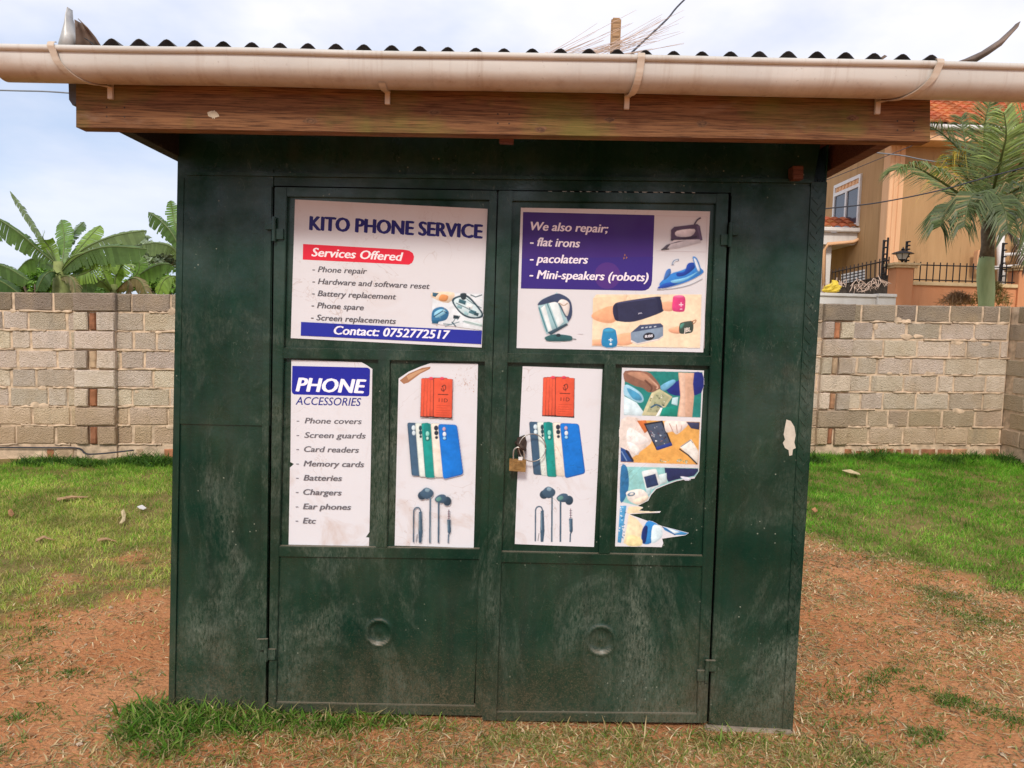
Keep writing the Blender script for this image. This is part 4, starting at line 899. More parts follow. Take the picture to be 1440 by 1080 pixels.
# photo A
p.canvas(630, 95, 1085, 1010, 2.2, .6, .2)
p.poly([(680, 113), (1072, 120), (1062, 350), (675, 336)], '#1f7f78')
p.poly([(676, 190), (700, 186), (760, 225), (775, 260), (760, 275), (735, 270), (690, 245), (674, 230)], '#9ecfe4', 3); p.poly([(674, 240), (740, 275), (780, 330), (760, 342), (674, 335)], '#d7ecf2', 0); p.poly([(690, 200), (750, 230), (765, 262), (720, 255)], '#4a9cc4', 3)
p.poly([(680, 114), (790, 118), (830, 150), (860, 195), (845, 215), (800, 222), (770, 200), (730, 190), (690, 170), (678, 165)], '#8a6250', 3); p.poly([(690, 125), (770, 122), (820, 160), (845, 195), (815, 180), (760, 160)], '#b98a70', 3); p.line([(780, 160), (815, 195), (808, 218)], 10, '#6b4638', 3); p.line([(800, 150), (845, 190), (840, 205)], 8, '#caa088', 3)
p.poly([(890, 185), (945, 165), (990, 130), (1072, 125), (1066, 225), (960, 240), (900, 225)], '#1c2a7a', 3); p.poly([(860, 190), (920, 158), (935, 172), (880, 215)], '#6fb0d2', 3)
p.poly([(815, 225), (855, 205), (920, 245), (855, 342), (765, 338)], '#c8c39a', 0); p.poly([(830, 232), (858, 216), (905, 248), (850, 325), (790, 322)], '#a9ad8a', 0)
for i in range(26): x = random.uniform(800, 895); y = random.uniform(228, 318); p.poly([(x, y), (x+random.uniform(6, 16), y+5), (x+4, y+random.uniform(6, 13))], random.choice(['#e8e6d0', '#6b7058', '#3f4c44', '#d4cda0', '#8b946f']))
p.line([(810, 300), (840, 285), (870, 300)], 8, '#2b5a78', 3); p.poly([(860, 300), (890, 300), (850, 344), (835, 344)], '#e5efe9')
p.poly([(950, 122), (1030, 124), (1024, 180), (1030, 240), (1020, 348), (945, 345), (960, 240), (955, 180)], '#d2a98e', 0); p.poly([(955, 124), (985, 124), (985, 345), (950, 345), (964, 240)], '#e3c0a8', 0); p.poly([(920, 250), (950, 245), (945, 290), (915, 280)], '#bfe0e6')
p.poly([(870, 300), (945, 290), (943, 345), (855, 342)], '#168a78', 0)
# photo B
p.poly([(662, 360), (1060, 372), (1050, 588), (658, 576)], '#e2a95a'); p.poly([(662, 360), (770, 363), (820, 460), (760, 520), (700, 560), (658, 540)], '#e6d9cf', 3); p.poly([(700, 400), (770, 440), (800, 470), (740, 490), (690, 470)], '#f1e9e4', 3); p.poly([(740, 365), (785, 364), (805, 410), (780, 430)], '#c9703a', 0)
p.poly([(775, 380), (870, 365), (920, 490), (840, 516)], '#20222e', 0); p.poly([(785, 388), (864, 374), (910, 484), (842, 506)], '#4a566a', 0)
for i in range(34): t, s_ = random.random(), random.random(); x = 790+t*70+s_*42; y = 388-t*12+s_*108; p.poly([(x, y), (x+random.uniform(5, 13), y+3), (x+4, y+random.uniform(5, 11))], random.choice(['#b4bcc6', '#1c2230', '#8a6a74', '#2d4a7a', '#dfe4e8', '#5d3a44']))
p.poly([(835, 500), (915, 475), (920, 492), (845, 516)], '#2a3f86')
p.poly([(890, 366), (985, 370), (1000, 385), (965, 420), (940, 435), (920, 420), (890, 425), (880, 390)], '#e9dbd2', 3); p.line([(905, 380), (925, 425)], 4, '#b89080'); p.line([(940, 385), (945, 428)], 4, '#b89080'); p.line([(968, 390), (962, 420)], 3, '#b89080')
p.poly([(990, 372), (1058, 374), (1056, 412), (1015, 405)], '#3a3f5e', 0); p.poly([(958, 500), (1015, 460), (1052, 520), (1048, 585)], '#e6e4dc', 0); p.line([(955, 508), (1000, 540), (1046, 586)], 7, '#2d3038'); p.line([(962, 498), (1012, 464), (1024, 478)], 5, '#8d8f92')
p.poly([(658, 500), (700, 520), (720, 560), (725, 576), (658, 574)], '#274a86', 0); p.line([(685, 515), (722, 570)], 10, '#2b2a38'); p.line([(662, 520), (690, 570)], 5, '#7fa0cc'); p.poly([(690, 470), (750, 500), (745, 540), (705, 515)], '#f3ece6', 3)
for i in range(16): x = random.uniform(940, 1000); y = random.uniform(550, 578); p.poly([(x, y), (x+8, y+2), (x+3, y+7)], random.choice(['#5fae9a', '#dfe8e0', '#3f8a7c']))
for i in range(10): x = random.uniform(850, 900); y = random.uniform(555, 576); p.poly([(x, y), (x+9, y+2), (x+3, y+6)], random.choice(['#7fae8a', '#e0e4d0', '#8a8458']))
# photo C
p.poly([(660, 598), (1052, 606), (1053, 622), (1036, 648), (990, 658), (940, 668), (885, 688), (835, 708), (808, 740), (795, 768), (742, 795), (655, 775)], '#8fc9c8'); p.poly([(660, 600), (690, 602), (700, 690), (680, 760), (655, 770)], '#2f74a8', 3)
p.poly([(880, 604), (1050, 608), (1050, 622), (1030, 645), (940, 664), (900, 676), (885, 650)], '#26305c', 0); p.poly([(960, 648), (1010, 655), (1008, 666), (985, 668)], '#d7dcea', 3); p.poly([(850, 640), (890, 630), (893, 680), (858, 690)], '#cfe6e8', 0)
p.rr([(763, 622), (838, 608), (862, 690), (790, 728)], 10, '#dfe9ea'); p.poly([(776, 650), (834, 634), (850, 692), (790, 708)], '#2c3f66'); p.poly([(785, 710), (815, 705), (808, 740), (790, 745)], '#b9d3d6')
p.poly([(690, 725), (760, 712), (795, 740), (790, 768), (740, 790), (700, 770), (690, 750)], '#e3ddd4', 3); p.ell(712, 738, 20, 10, '#5b7f9a', -.2); p.ell(714, 737, 11, 6, '#e6e2da', -.2); p.poly([(720, 770), (790, 745), (795, 765), (745, 792)], '#e9d7c2', 3)
# lower strip
p.poly([(655, 797), (688, 796), (660, 985), (642, 982)], '#4f9ccc', 0)
for i in range(28): y = random.uniform(800, 975); x = 652+random.uniform(0, 28)-(y-800)*.06; p.poly([(x, y), (x+9, y+3), (x+3, y+9)], random.choice(['#bfe0f0', '#1f5f94', '#e9f2f6', '#2f86b8']))
p.poly([(700, 800), (745, 800), (770, 806), (748, 822), (856, 828), (700, 836), (690, 900), (672, 985), (700, 1000), (760, 1000), (765, 950), (770, 900), (740, 862), (704, 842), (690, 830)], '#ead9b4', 0)
p.poly([(775, 905), (800, 872), (850, 896), (830, 930), (812, 985), (770, 988), (762, 950)], '#2f86cc', 3); p.poly([(765, 930), (778, 900), (795, 905), (785, 980), (768, 982)], '#17306e', 3); p.poly([(820, 900), (852, 898), (870, 925), (862, 960), (815, 985)], '#d8ecf2', 3)
p.poly([(870, 903), (1000, 935), (985, 944), (930, 944), (880, 920)], '#3f8fc8', 0); p.poly([(885, 906), (960, 930), (930, 938)], '#d9e9f2', 0); p.line([(868, 902), (935, 945)], 4, '#24508a')
p.poly([(700, 945), (760, 960), (762, 998), (690, 996)], '#efe0a8', 3)
p.flush(); p.build('torn poster of phone repair photos, its lower right ripped away')

# ------------------------------------------------------------------ padlock and wire ring
a = at(728, 655, -.05); PD = thing('padlock', (a.x, -.05, a.z-.028), 'small brass padlock hanging from the right door', 'padlock')
mb = MB(); mb.prism([(716.5, 645), (740, 647), (739, 664), (716, 662)], -.055, .02); mb.prism([(718, 648.5), (738.5, 650), (738.4, 650.8), (717.9, 649.3)], -.0556, .001)
c = [at(728+7*math.cos(t)*1.1, 655+5.2*math.sin(t), -.0555) for t in [i*math.pi/9 for i in range(19)]]
mb.tube(c, .0008, 6); mb.build('body', 'brass', PD, bevel=.0016)
mb = MB(); mb.tube(spline([at(722, 647, -.046), at(722, 636, -.046), at(724, 631, -.046), at(729, 629, -.046), at(734.5, 632, -.046), at(737, 637, -.046), at(737, 647, -.046)], 4), .0032, 10)
mb.build('shackle', 'steel', PD, smooth=True)
mb = MB(); mb.prism([(729.5, 643), (735, 643), (734.5, 647.5), (729, 647.5)], -.058, .012); mb.build('latch_collar', 'whitetrim', PD, bevel=.0008)
mb = MB(); path = [at(748.5+19*math.cos(t), 629.5+19.3*math.sin(t), -.035+.012*math.cos(t)) for t in [i*2*math.pi/48 for i in range(49)]]
mb.tube(path, .0021, 8); tag(mb.build('wire_ring', 'steel', None, smooth=True), 'thin round wire loop beside the brass padlock', 'ring')

# ------------------------------------------------------------------ things on the roof
mb = MB(); p0 = at(864, 90, -.2); p1 = at(865, 26, -.2); w = .0165
zl = np.linspace(p0.z, p1.z, 9)
for i in range(1): mb.box(p0.x-w, p0.x+w, -.2-.012, -.2+.012, p0.z-.03, p1.z)
tag(mb.build('wooden_peg', 'stick', None, bevel=.005), 'short pale wooden peg sticking up above the roof edge', 'wood stick')
mb = MB()
for i in range(40):
    k_ = random.random()
    u0 = random.choice([random.gauss(770, 12), random.gauss(800, 14), random.gauss(835, 14)]); v0 = 80+random.uniform(-2, 4)+(u0-770)*.02
    ang = random.choice([.52, .46, .40, .30, .24, .18])+random.gauss(0, .03); ln = random.uniform(70, 165)*(1 if ang < .5 else .8)
    u1 = min(u0+ln*math.cos(ang), 962); v1 = v0-ln*math.sin(ang)
    v1 = max(v1, 14); y_ = random.uniform(-.40, -.25)
    pts = [at(u0, v0, y_), at((u0+u1)/2, (v0+v1)/2+random.uniform(-1.5, 3), y_+.02), at(u1, v1, y_+random.uniform(0, .08))]
    mb.tube(spline(pts, 4), [.0009]*5+[.0006]*3+[.0004], 5)
for uc in (762, 795, 830):
    for i in range(12):
        u = uc+random.uniform(-12, 14); mb.tube([at(u-14, 82+random.uniform(-1, 3)+(u-762)*.02, -.42), at(u+12, 77+random.uniform(-3, 2)+(u-762)*.02, -.40)], .0018, 5)
MAT['twig'] = simple('dry_twig', (.62, .46, .36), .8, 0, .3, 30)
tag(mb.build('stick_broom', 'twig', None, recalc=False), 'loose bundle of thin broom sticks lying on the roof edge', 'broom')
def cable(pts, r, mat, label, n=8):
    mb = MB(); mb.tube(spline(pts, n), r, 6); return tag(mb.build('overhead_cable', mat, None, smooth=True), label, 'cable')
cable([at(878, 84, -.3), at(905, 58, -.1), at(938, 27, .2), at(975, -12, .5), at(1100, -120, 1.4)], .0035, 'cable', 'black cable rising from the roof beside the wooden peg')
cable([at(-60, 126, 14), at(20, 127.5, 14), at(100, 131, 14), at(300, 150, 14)], .016, 'cablegrey', 'thin grey line crossing the sky at the left')
cable([at(1100, 300, 8), at(1165, 293, 8), at(1235, 285, 8), at(1320, 268, 8), at(1400, 246, 8), at(1520, 216, 8)], .009, 'cable', 'black cable sagging across the palm crown')
cable([at(1205, 207, 11), at(1228, 214, 11), at(1270, 219, 11), at(1320, 228, 11), at(1500, 250, 11)], .011, 'cablegrey', 'pale grey cable crossing the peach corner pillar')
cable([at(1130, 262, 11), at(1165, 252, 11), at(1250, 218, 11), at(1330, 186, 11)], .006, 'cable', 'thin dark wire slanting over the house window')

# ------------------------------------------------------------------ block wall
WLc = (at(120, 500, 8.3-2.84), at(1280, 500, 9.14-2.84))
dirx = (Vector((WLc[1].x, WLc[1].y, 0))-Vector((WLc[0].x, WLc[0].y, 0))); Ltot = dirx.length; dirx.normalize(); nrm = Vector((dirx.y, -dirx.x, 0))   # towards camera
o0 = Vector((WLc[0].x, WLc[0].y, 0))
def W3(s, z, out=0.): 
    b = o0+dirx*s+nrm*out; base = lerp(0.085, .275, s/Ltot); return Vector((b.x, b.y, base+z))
def s_at(u): 
    # distance along the wall of the pixel column u
    d = ray(u, 520); k_ = (o0-CAM).dot(nrm)/d.dot(nrm); p = CAM+d*k_; return (p-o0).dot(dirx)
CH = .2135
WA = thing('block_wall', W3(Ltot/2, -.2), 'grey concrete block boundary wall behind the kiosk', 'wall')
def blk(mb, s0, s1, z0, z1, out, colr, dpt=.10, jit=.006):
    g = random.uniform(.006, .013); s0 += g; s1 -= g; z0 += random.uniform(.004, .011); z1 -= random.uniform(.004, .011); o_ = out+random.uniform(-jit, jit)
    b = .011; J = lambda: random.uniform(-.005, .005)
    back = [W3(s0, z0, out-dpt), W3(s1, z0, out-dpt), W3(s1, z1, out-dpt), W3(s0, z1, out-dpt)]
    per = [(0, 0), (.25, 0), (.5, 0), (.75, 0), (1, 0), (1, .5), (1, 1), (.75, 1), (.5, 1), (.25, 1), (0, 1), (0, .5)]
    midr = [W3(lerp(s0, s1, p)+J()*.8, lerp(z0, z1, q)+J()*.8, o_-b*1.3) for p, q in per]
    fr = [W3(lerp(s0+b, s1-b, p)+J()*(1.6 if p in (0, 1) and q in (0, 1) else 1), lerp(z0+b, z1-b, q)+J(), o_) for p, q in per]
    ctr = [W3((s0+s1)/2, (z0+z1)/2, o_+J()*.4)]
    bk = [W3(lerp(s0, s1, p), lerp(z0, z1, q), out-dpt) for p, q in per]
    mb.add(bk+midr+fr+ctr, [(24+i, 24+(i+1) % 12, 36) for i in range(12)]+[(12+i, 12+(i+1) % 12, 24+(i+1) % 12, 24+i) for i in range(12)]+[(i, (i+1) % 12, 12+(i+1) % 12, 12+i) for i in range(12)], 0, colr)
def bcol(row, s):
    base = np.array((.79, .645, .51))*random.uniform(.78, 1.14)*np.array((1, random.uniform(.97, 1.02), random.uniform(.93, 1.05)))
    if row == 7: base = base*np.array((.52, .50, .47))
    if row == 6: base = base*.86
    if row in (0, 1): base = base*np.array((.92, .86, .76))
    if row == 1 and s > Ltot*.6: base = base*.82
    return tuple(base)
sA, sB = -4.2, s_at(1416)
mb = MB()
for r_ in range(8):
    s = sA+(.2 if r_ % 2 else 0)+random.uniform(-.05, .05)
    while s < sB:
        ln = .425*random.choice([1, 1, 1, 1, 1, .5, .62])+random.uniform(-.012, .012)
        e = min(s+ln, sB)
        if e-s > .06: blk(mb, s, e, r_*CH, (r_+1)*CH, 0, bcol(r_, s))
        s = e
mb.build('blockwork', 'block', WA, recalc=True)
mb = MB()
zt = 8*CH
mb.hexa([W3(sA, -.02, -.012), W3(sB, -.02, -.012), W3(sB, zt-.012, -.012), W3(sA, zt-.012, -.012)], [W3(sA, -.02, -.17), W3(sB, -.02, -.17), W3(sB, zt-.012, -.17), W3(sA, zt-.012, -.17)])
mb.build('mortar', 'mortar', WA)
mb = MB()          # mortar squeezed out over the joints
for r_ in range(0, 8):
    s = sA
    while s < sB-.3:
        if random.random() < .8:
            ln = random.uniform(.08, .45); zz_ = r_*CH; pts = [W3(s+ln*i/6, zz_+random.uniform(-.006, .006), .0+random.uniform(-.004, .004)) for i in range(7)]
            mb.tube(pts, [random.uniform(.004, .017) for _ in range(7)], 6)
        s += .35
mb.build('joint_mortar', 'mortar', WA, smooth=True)
mb = MB()          # mortar smeared in dabs over the block faces
for i in range(150):
    s_ = random.uniform(sA, sB-.1); z_ = random.choice(range(1, 8))*CH+random.gauss(0, .02); rw, rh = random.uniform(.02, .09), random.uniform(.012, .04)
    pts = [W3(s_+rw*math.cos(q)*random.uniform(.6, 1.2), z_+rh*math.sin(q)*random.uniform(.6, 1.3), .001) for q in [k*.7 for k in range(9)]]
    mb.add(pts+[W3(s_, z_, .012)], [(k, (k+1) % 9, 9) for k in range(9)])
mb.build('mortar_smear', 'mortar', WA, smooth=True)
def redcol(): 
    b = np.array(random.choice([(.48, .20, .10), (.55, .29, .16), (.40, .17, .09), (.58, .40, .25)]))*random.uniform(.8, 1.15); return tuple(b)
mb = MB(); s = sA
while s < sB:
    e = s+random.choice([.21, .23, .11, .2]); blk(mb, s, min(e, sB), -.16, -.045, .0, redcol(), .1, .012); blk(mb, s+.08, min(e+.08, sB), -.30, -.165, .005, redcol(), .1, .012); s = e
mb.build('brick_footing', 'redbrick', WA)
mb = MB(); mb.hexa([W3(sA, -.5, -.006), W3(sB, -.5, -.006), W3(sB, -.021, -.006), W3(sA, -.021, -.006)], [W3(sA, -.5, -.15), W3(sB, -.5, -.15), W3(sB, -.021, -.15), W3(sA, -.021, -.15)]); mb.build('footing_mortar', 'mortar', WA)
def pier(u0, u1, out=.075):
    a, b = s_at(u0), s_at(u1); mb = MB()
    for r_ in range(8):
        z0, z1 = r_*CH, (r_+1)*CH
        if r_ % 2 == 1: blk(mb, a, b, z0, z1, out, bcol(r_, a), .15)
        else: blk(mb, a, lerp(a, b, .36), z0, z1, out, bcol(r_, a), .15); blk(mb, lerp(a, b, .54), b, z0, z1, out, bcol(r_, a), .15)
    P_ = mb.build('pier', 'block', WA)
    mb = MB()
    for r_ in range(0, 8, 2):
        blk(mb, lerp(a, b, .35), lerp(a, b, .55), r_*CH+.005, (r_+1)*CH-.005, out-.02, redcol(), .1, .008)
    mb.build('brick_infill', 'redbrick', P_)
    mb = MB(); mb.hexa([W3(a+.012, -.3, out-.05), W3(b-.012, -.3, out-.05), W3(b-.012, zt-.015, out-.05), W3(a+.012, zt-.015, out-.05)], [W3(a+.012, -.3, -.01), W3(b-.012, -.3, -.01), W3(b-.012, zt-.015, -.01), W3(a+.012, zt-.015, -.01)]); mb.build('pier_core', 'mortar', P_)
pier(107, 166); pier(1151, 1195)
# return wall at the right running towards the camera
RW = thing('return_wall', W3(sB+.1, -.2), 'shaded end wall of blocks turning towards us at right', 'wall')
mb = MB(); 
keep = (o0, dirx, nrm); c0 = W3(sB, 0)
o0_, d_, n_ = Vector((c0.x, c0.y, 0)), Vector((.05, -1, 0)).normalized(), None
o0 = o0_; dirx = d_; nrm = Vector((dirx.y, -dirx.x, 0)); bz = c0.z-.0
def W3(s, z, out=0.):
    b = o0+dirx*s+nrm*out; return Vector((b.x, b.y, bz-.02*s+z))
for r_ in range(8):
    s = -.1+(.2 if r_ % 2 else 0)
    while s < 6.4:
        e = s+.425+random.uniform(-.02, .02); blk(mb, s, e, r_*CH, (r_+1)*CH, 0, tuple(np.array(bcol(r_, 0))*np.array((.8, .78, .74)))); s = e  # block colours darkened to paint in the shade on this wall
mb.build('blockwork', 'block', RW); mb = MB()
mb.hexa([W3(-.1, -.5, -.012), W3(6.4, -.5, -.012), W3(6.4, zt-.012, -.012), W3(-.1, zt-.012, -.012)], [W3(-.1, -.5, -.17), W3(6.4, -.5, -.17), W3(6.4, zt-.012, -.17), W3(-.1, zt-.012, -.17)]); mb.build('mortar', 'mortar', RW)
o0, dirx, nrm = keep
def W3(s, z, out=0.):
    b = o0+dirx*s+nrm*out; base = lerp(0.085, .275, s/Ltot); return Vector((b.x, b.y, base+z))
mb = MB(); s1, s2 = s_at(-20), s_at(190)
mb.tube(spline([W3(s1, -.03, .03), W3(lerp(s1, s2, .4), -.035, .03), W3(lerp(s1, s2, .62), -.04, .035), W3(s_at(135), -.085, .17), W3(s2, -.06, .05)], 6), .009, 6)
tag(mb.build('water_pipe', 'cable', None, smooth=True), 'thin dark pipe along the foot of the left block wall', 'pipe')

# ------------------------------------------------------------------ neighbour's house
YH = 15.3
cxL, cxR = at(1248, 300, YH).x, at(1268, 300, YH).x
HO = thing('house', (cxL+3, YH+3, 0), 'tan two storey house with orange tiled roof and peach corner', 'house')
ztop = at(1310, 186, YH).z
mb = MB(); mb.box(cxL+.06, cxL+9, YH+.05, YH+13, 0, ztop+.3); mb.build('wall', 'tan', HO)
mb = MB(); mb.box(cxL, cxR, YH, YH+.36, 0, ztop+.25); 
for k_ in (.28, .62): x = lerp(cxL, cxR, k_); mb.box(x, x+.05, YH-.025, YH+.01, 0, ztop+.2)
mb.build('corner_pilaster', 'peach', HO, bevel=.01)
# window in the left wall: plane X = cxL+.06
def atX(u, v, X):
    d = ray(u, v); return CAM+d*((X-CAM.x)/d.x)
xw = cxL+.06
wa, wb = atX(1175, 262, xw), atX(1213, 244, xw); wbot = atX(1213, 316, xw)
ya, yb, z1, z0 = wa.y, wb.y, wb.z, wbot.z
WI_ = MB()
t = .09
for y0_, y1_, za_, zb_ in ((yb, ya, z1-t, z1), (yb, ya, z0, z0+t), (yb, yb+t, z0+t, z1-t), (ya-t, ya, z0+t, z1-t), ((ya+yb)/2-t/2, (ya+yb)/2+t/2, z0+t, lerp(z0, z1, .76)), (yb+t, ya-t, lerp(z0, z1, .76), lerp(z0, z1, .76)+t)):
    WI_.box(xw-.05, xw+.04, y0_, y1_, za_, zb_)
wo_ = WI_.build('window', 'whitetrim', HO)
mb = MB(); mb.box(xw-.015, xw+.005, yb+t-.01, ya-t+.01, z0+t-.01, lerp(z0, z1, .76)+.01); mb.build('pane', 'glass', wo_)
mb = MB(); mb.box(xw-.012, xw+.005, yb+t-.01, ya-t+.01, lerp(z0, z1, .76)+.02, z1-t+.01)
zz_ = lerp(z0, z1, .76)+t+.02
for i in range(7): y = lerp(yb+t, ya-t, (i+.5)/7); mb.box(xw-.035, xw-.013, y-.04, y+.04, zz_+.02, z1-t-.02)
mb.build('vent_screen', 'peach', wo_)
# main roof with rows of tiles
def tiles(mb, p0, du, dv, nu, nv, wu, wv, up):
    for j in range(nv):
        for i in range(nu):
            a = p0+du*(i*wu)+dv*(j*wv); c_ = tuple(np.array((.58, .17, .07))*random.uniform(.65, 1.25)*np.array((1, random.uniform(.85, 1.25), 1)))
            prof_ = [(0, 0), (.25, .035), (.5, .045), (.75, .035), (1, 0)]
            lo = [a+du*(wu*t)+up*(h+.045) for t, h in prof_]; hi = [a+du*(wu*t)+dv*(wv*1.06)+up*(h+.01) for t, h in prof_]; dn = [a+du*(wu*t)+up*(h+.005) for t, h in prof_]
            mb.add(lo+hi+dn, [(k, k+1, 6+k, 5+k) for k in range(4)]+[(10+k, 11+k, k+1, k) for k in range(4)], 0, c_)
ez = at(1340, 177, YH-.7).z; ex0 = cxL-.7
mb = MB(); sl_ = R(27); dvv = Vector((0, math.cos(sl_), math.sin(sl_))); upv = Vector((0, -math.sin(sl_), math.cos(sl_)))
tiles(mb, Vector((ex0, YH-.72, ez+.03)), Vector((1, 0, 0)), dvv, 42, 25, .23, .3, upv)
ro = mb.build('roof', 'tile', HO, recalc=False)
mb = MB(); mb.hexa([(ex0, YH-.6, ez-.02), (ex0+9.4, YH-.6, ez-.02), (ex0+9.4, YH-.6, ez+.02), (ex0, YH-.6, ez+.02)], [(ex0, YH+6, ez+3.28), (ex0+9.4, YH+6, ez+3.28), (ex0+9.4, YH+6, ez+3.32), (ex0, YH+6, ez+3.32)]); mb.build('roof_deck', 'peach', ro)
mb = MB(); mb.tube([(ex0, YH-.72, ez-.03), (ex0+9.4, YH-.72, ez-.03)], .06, 10); mb.build('eave_gutter', 'whitetrim', HO, smooth=True)
mb = MB(); mb.box(ex0+.1, ex0+9.3, YH-.6, YH+.04, ez-.30, ez-.08); mb.build('eave_soffit', 'peach', HO)
# porch
yp0, yp1 = wb.y-.6, wb.y+5
px1 = atX(1219, 322, xw); 
pz_t = at(1219, 318, 17).z
pX1 = at(1221, 325, 17.0).x; pz = at(1200, 326, 17.0).z
mb = MB(); sl2 = R(24)
tiles(mb, Vector((pX1-7, 17.0, pz+.10)), Vector((1, 0, 0)), Vector((0, math.cos(sl2), math.sin(sl2))), 31, 3, .225, .28, Vector((0, -math.sin(sl2), math.cos(sl2))))
PR = mb.build('porch_roof', 'tile', HO, recalc=False)
mb = MB(); mb.box(pX1-7, pX1+.12, 16.86, 16.98, pz-.02, pz+.09); mb.build('porch_gutter', 'whitetrim', PR, bevel=.02)
mb = MB(); a = at(1205, 331, 17.0); mb.hexa([(pX1-7, 17.0, a.z-.25), (pX1-.35, 17.0, a.z-.25), (pX1+.05, 17.0, pz-.03), (pX1-7, 17.0, pz-.03)], [(pX1-7, 21, a.z-.25), (pX1-.35, 21, a.z-.25), (pX1+.05, 21, pz-.03), (pX1-7, 21, pz-.03)]); mb.build('porch_soffit', 'white', PR)
mb = MB(); a = at(1147, 345, 17.2).x; b = at(1170, 345, 17.2).x; mb.box(a, b, 17.2, 17.6, 0, pz-.28); mb.build('porch_column', 'white', HO, bevel=.01)
mb = MB(); p1 = at(1218, 331, 16.95); p2 = at(1200, 340, 16.95); p3 = at(1164, 343, 16.95); p4 = at(1159, 352, 16.95); p5 = at(1158, 412, 16.95)
mb.tube([p1, p2, p3, p4, p5], .045, 8); mb.build('downpipe', 'peach', HO, smooth=True)
for pts, r_ in (([(1407, 330), (1408, 403)], .085), ([(1435, 335), (1436, 372)], .09), ([(1372, 376), (1398, 377), (1440, 374)], .05), ([(1413, 358), (1440, 357)], .04)):
    mb = MB(); mb.tube([at(u, v, YH-.2) for u, v in pts], r_, 10); mb.build('waste_pipe', 'whitetrim', HO, smooth=True)
mb = MB(); mb.box(at(1371, 372, YH-.2).x, at(1379, 372, YH-.2).x, YH-.3, YH-.1, at(1375, 376, YH-.2).z, at(1375, 352, YH-.2).z); mb.build('pipe_vent', 'peach', HO, bevel=.02)

# ------------------------------------------------------------------ neighbour's fence
YN = 12.4
FE = thing('garden_fence', at(1350, 430, YN), 'orange garden wall with pillars and black iron railing', 'fence')
def pil(u0, u1, vt):
    x0, x1 = at(u0, 400, YN).x, at(u1, 400, YN).x; zt_ = at((u0+u1)/2, vt, YN).z; w = x1-x0
    mb = MB(); mb.box(x0, x1, YN-.05, YN-.05+w, 0, zt_); 
    o = mb.build('pillar', 'orange', FE, bevel=.006)
    mb = MB(); mb.box(x0-.05, x1+.05, YN-.10, YN+w, zt_+.002, zt_+.05); mb.box(x0-.09, x1+.09, YN-.14, YN+w+.04, zt_+.05, zt_+.10); mb.build('pillar_cap', 'cream', o, bevel=.006)
    return x0, x1, zt_, o
xA, xB, zA, pl = pil(1258, 1282, 377); xC, xD, zC, _p = pil(1430, 1456, 381)
mb = MB(); zw = at(1350, 403, YN).z; mb.box(xB, xC, YN, YN+.15, 0, zw); mb.build('wall_panel', 'orange', FE)
mb = MB(); mb.box(xB, xC, YN-.05, YN+.2, zw+.001, zw+.075); mb.build('coping', 'cream', FE, bevel=.008)
mb = MB(); zr0, zr1 = zw+.12, at(1330, 373, YN).z; nb = 15
for i in range(nb+1):
    x = lerp(xB+.06, xC-.05, i/nb); mb.tube([(x, YN+.08, zw+.07), (x, YN+.08, zr1+.06)], .011, 6)
for z in (zr0, zr1): mb.tube([(xB, YN+.08, z), (xC, YN+.08, z)], .012, 6)
mb.build('railing', 'black', FE)
mb = MB()      # side railing going back along the house
N_ = 14
pa, pb = at(1246, 378, YN+.5), at(1168, 384, YN+2.2); qa, qb = at(1246, 401, YN+.5), at(1168, 407, YN+2.2)
pa, pb = at(1250, 366, YN+.3), at(1170, 383, YN+3.0); qa, qb = at(1250, 388, YN+.3), at(1170, 402, YN+3.0)
for i in range(N_+1):
    t = i/N_; a, b = pa.lerp(pb, t), qa.lerp(qb, t); mb.tube([b-Vector((0, 0, .15)), a+Vector((0, 0, .07))], .013, 6)
mb.tube([pa, pb], .015, 6); mb.tube([qa, qb], .015, 6); mb.build('railing', 'rustdark', FE)
mb = MB(); a, b = at(1257, 408, YN+.3), at(1168, 408, YN+3.0); a2, b2 = at(1257, 385, YN+.3), at(1168, 402, YN+3.0)
mb.hexa([(a.x, a.y, 0), (b.x, b.y, 0), b2, a2], [(a.x+.1, a.y+.15, 0), (b.x+.1, b.y+.15, 0), b2+Vector((.1, .15, 0)), a2+Vector((.1, .15, 0))]); MAT['dirtwall'] = simple('mossy_dark_wall', (.10, .075, .055), .95, 0, .5, 9, .02); mb.build('side_wall', 'dirtwall', FE)
mb = MB(); hA, hB = at(1178, 398, YN+2.95), at(1215, 390, YN+2.0)
WV = thing('louvre_vent', at(1197, 396, YH+1), 'white louvred vent low behind the iron railing', 'vent')
for k_ in range(4):
    dz = -.05*k_*1.6; a = at(1183, 388+k_*4.2, YN+3.4); b = at(1216, 381+k_*4.0, YN+2.5); mb.hexa([a, b, b+Vector((0, 0, .035)), a+Vector((0, 0, .035))], [a+Vector((.03, .05, 0)), b+Vector((.03, .05, 0)), b+Vector((.03, .05, .035)), a+Vector((.03, .05, .035))])
mb.build('slats', 'whitetrim', WV)
mb = MB(); a = at(1183, 403, YN+3.43); b = at(1216, 395, YN+2.53); a2 = at(1183, 386, YN+3.43); b2 = at(1216, 379, YN+2.53); mb.hexa([a, b, b2, a2], [q_+Vector((.03, .05, 0)) for q_ in (a, b, b2, a2)]); mb.build('backing', 'cablegrey', WV)
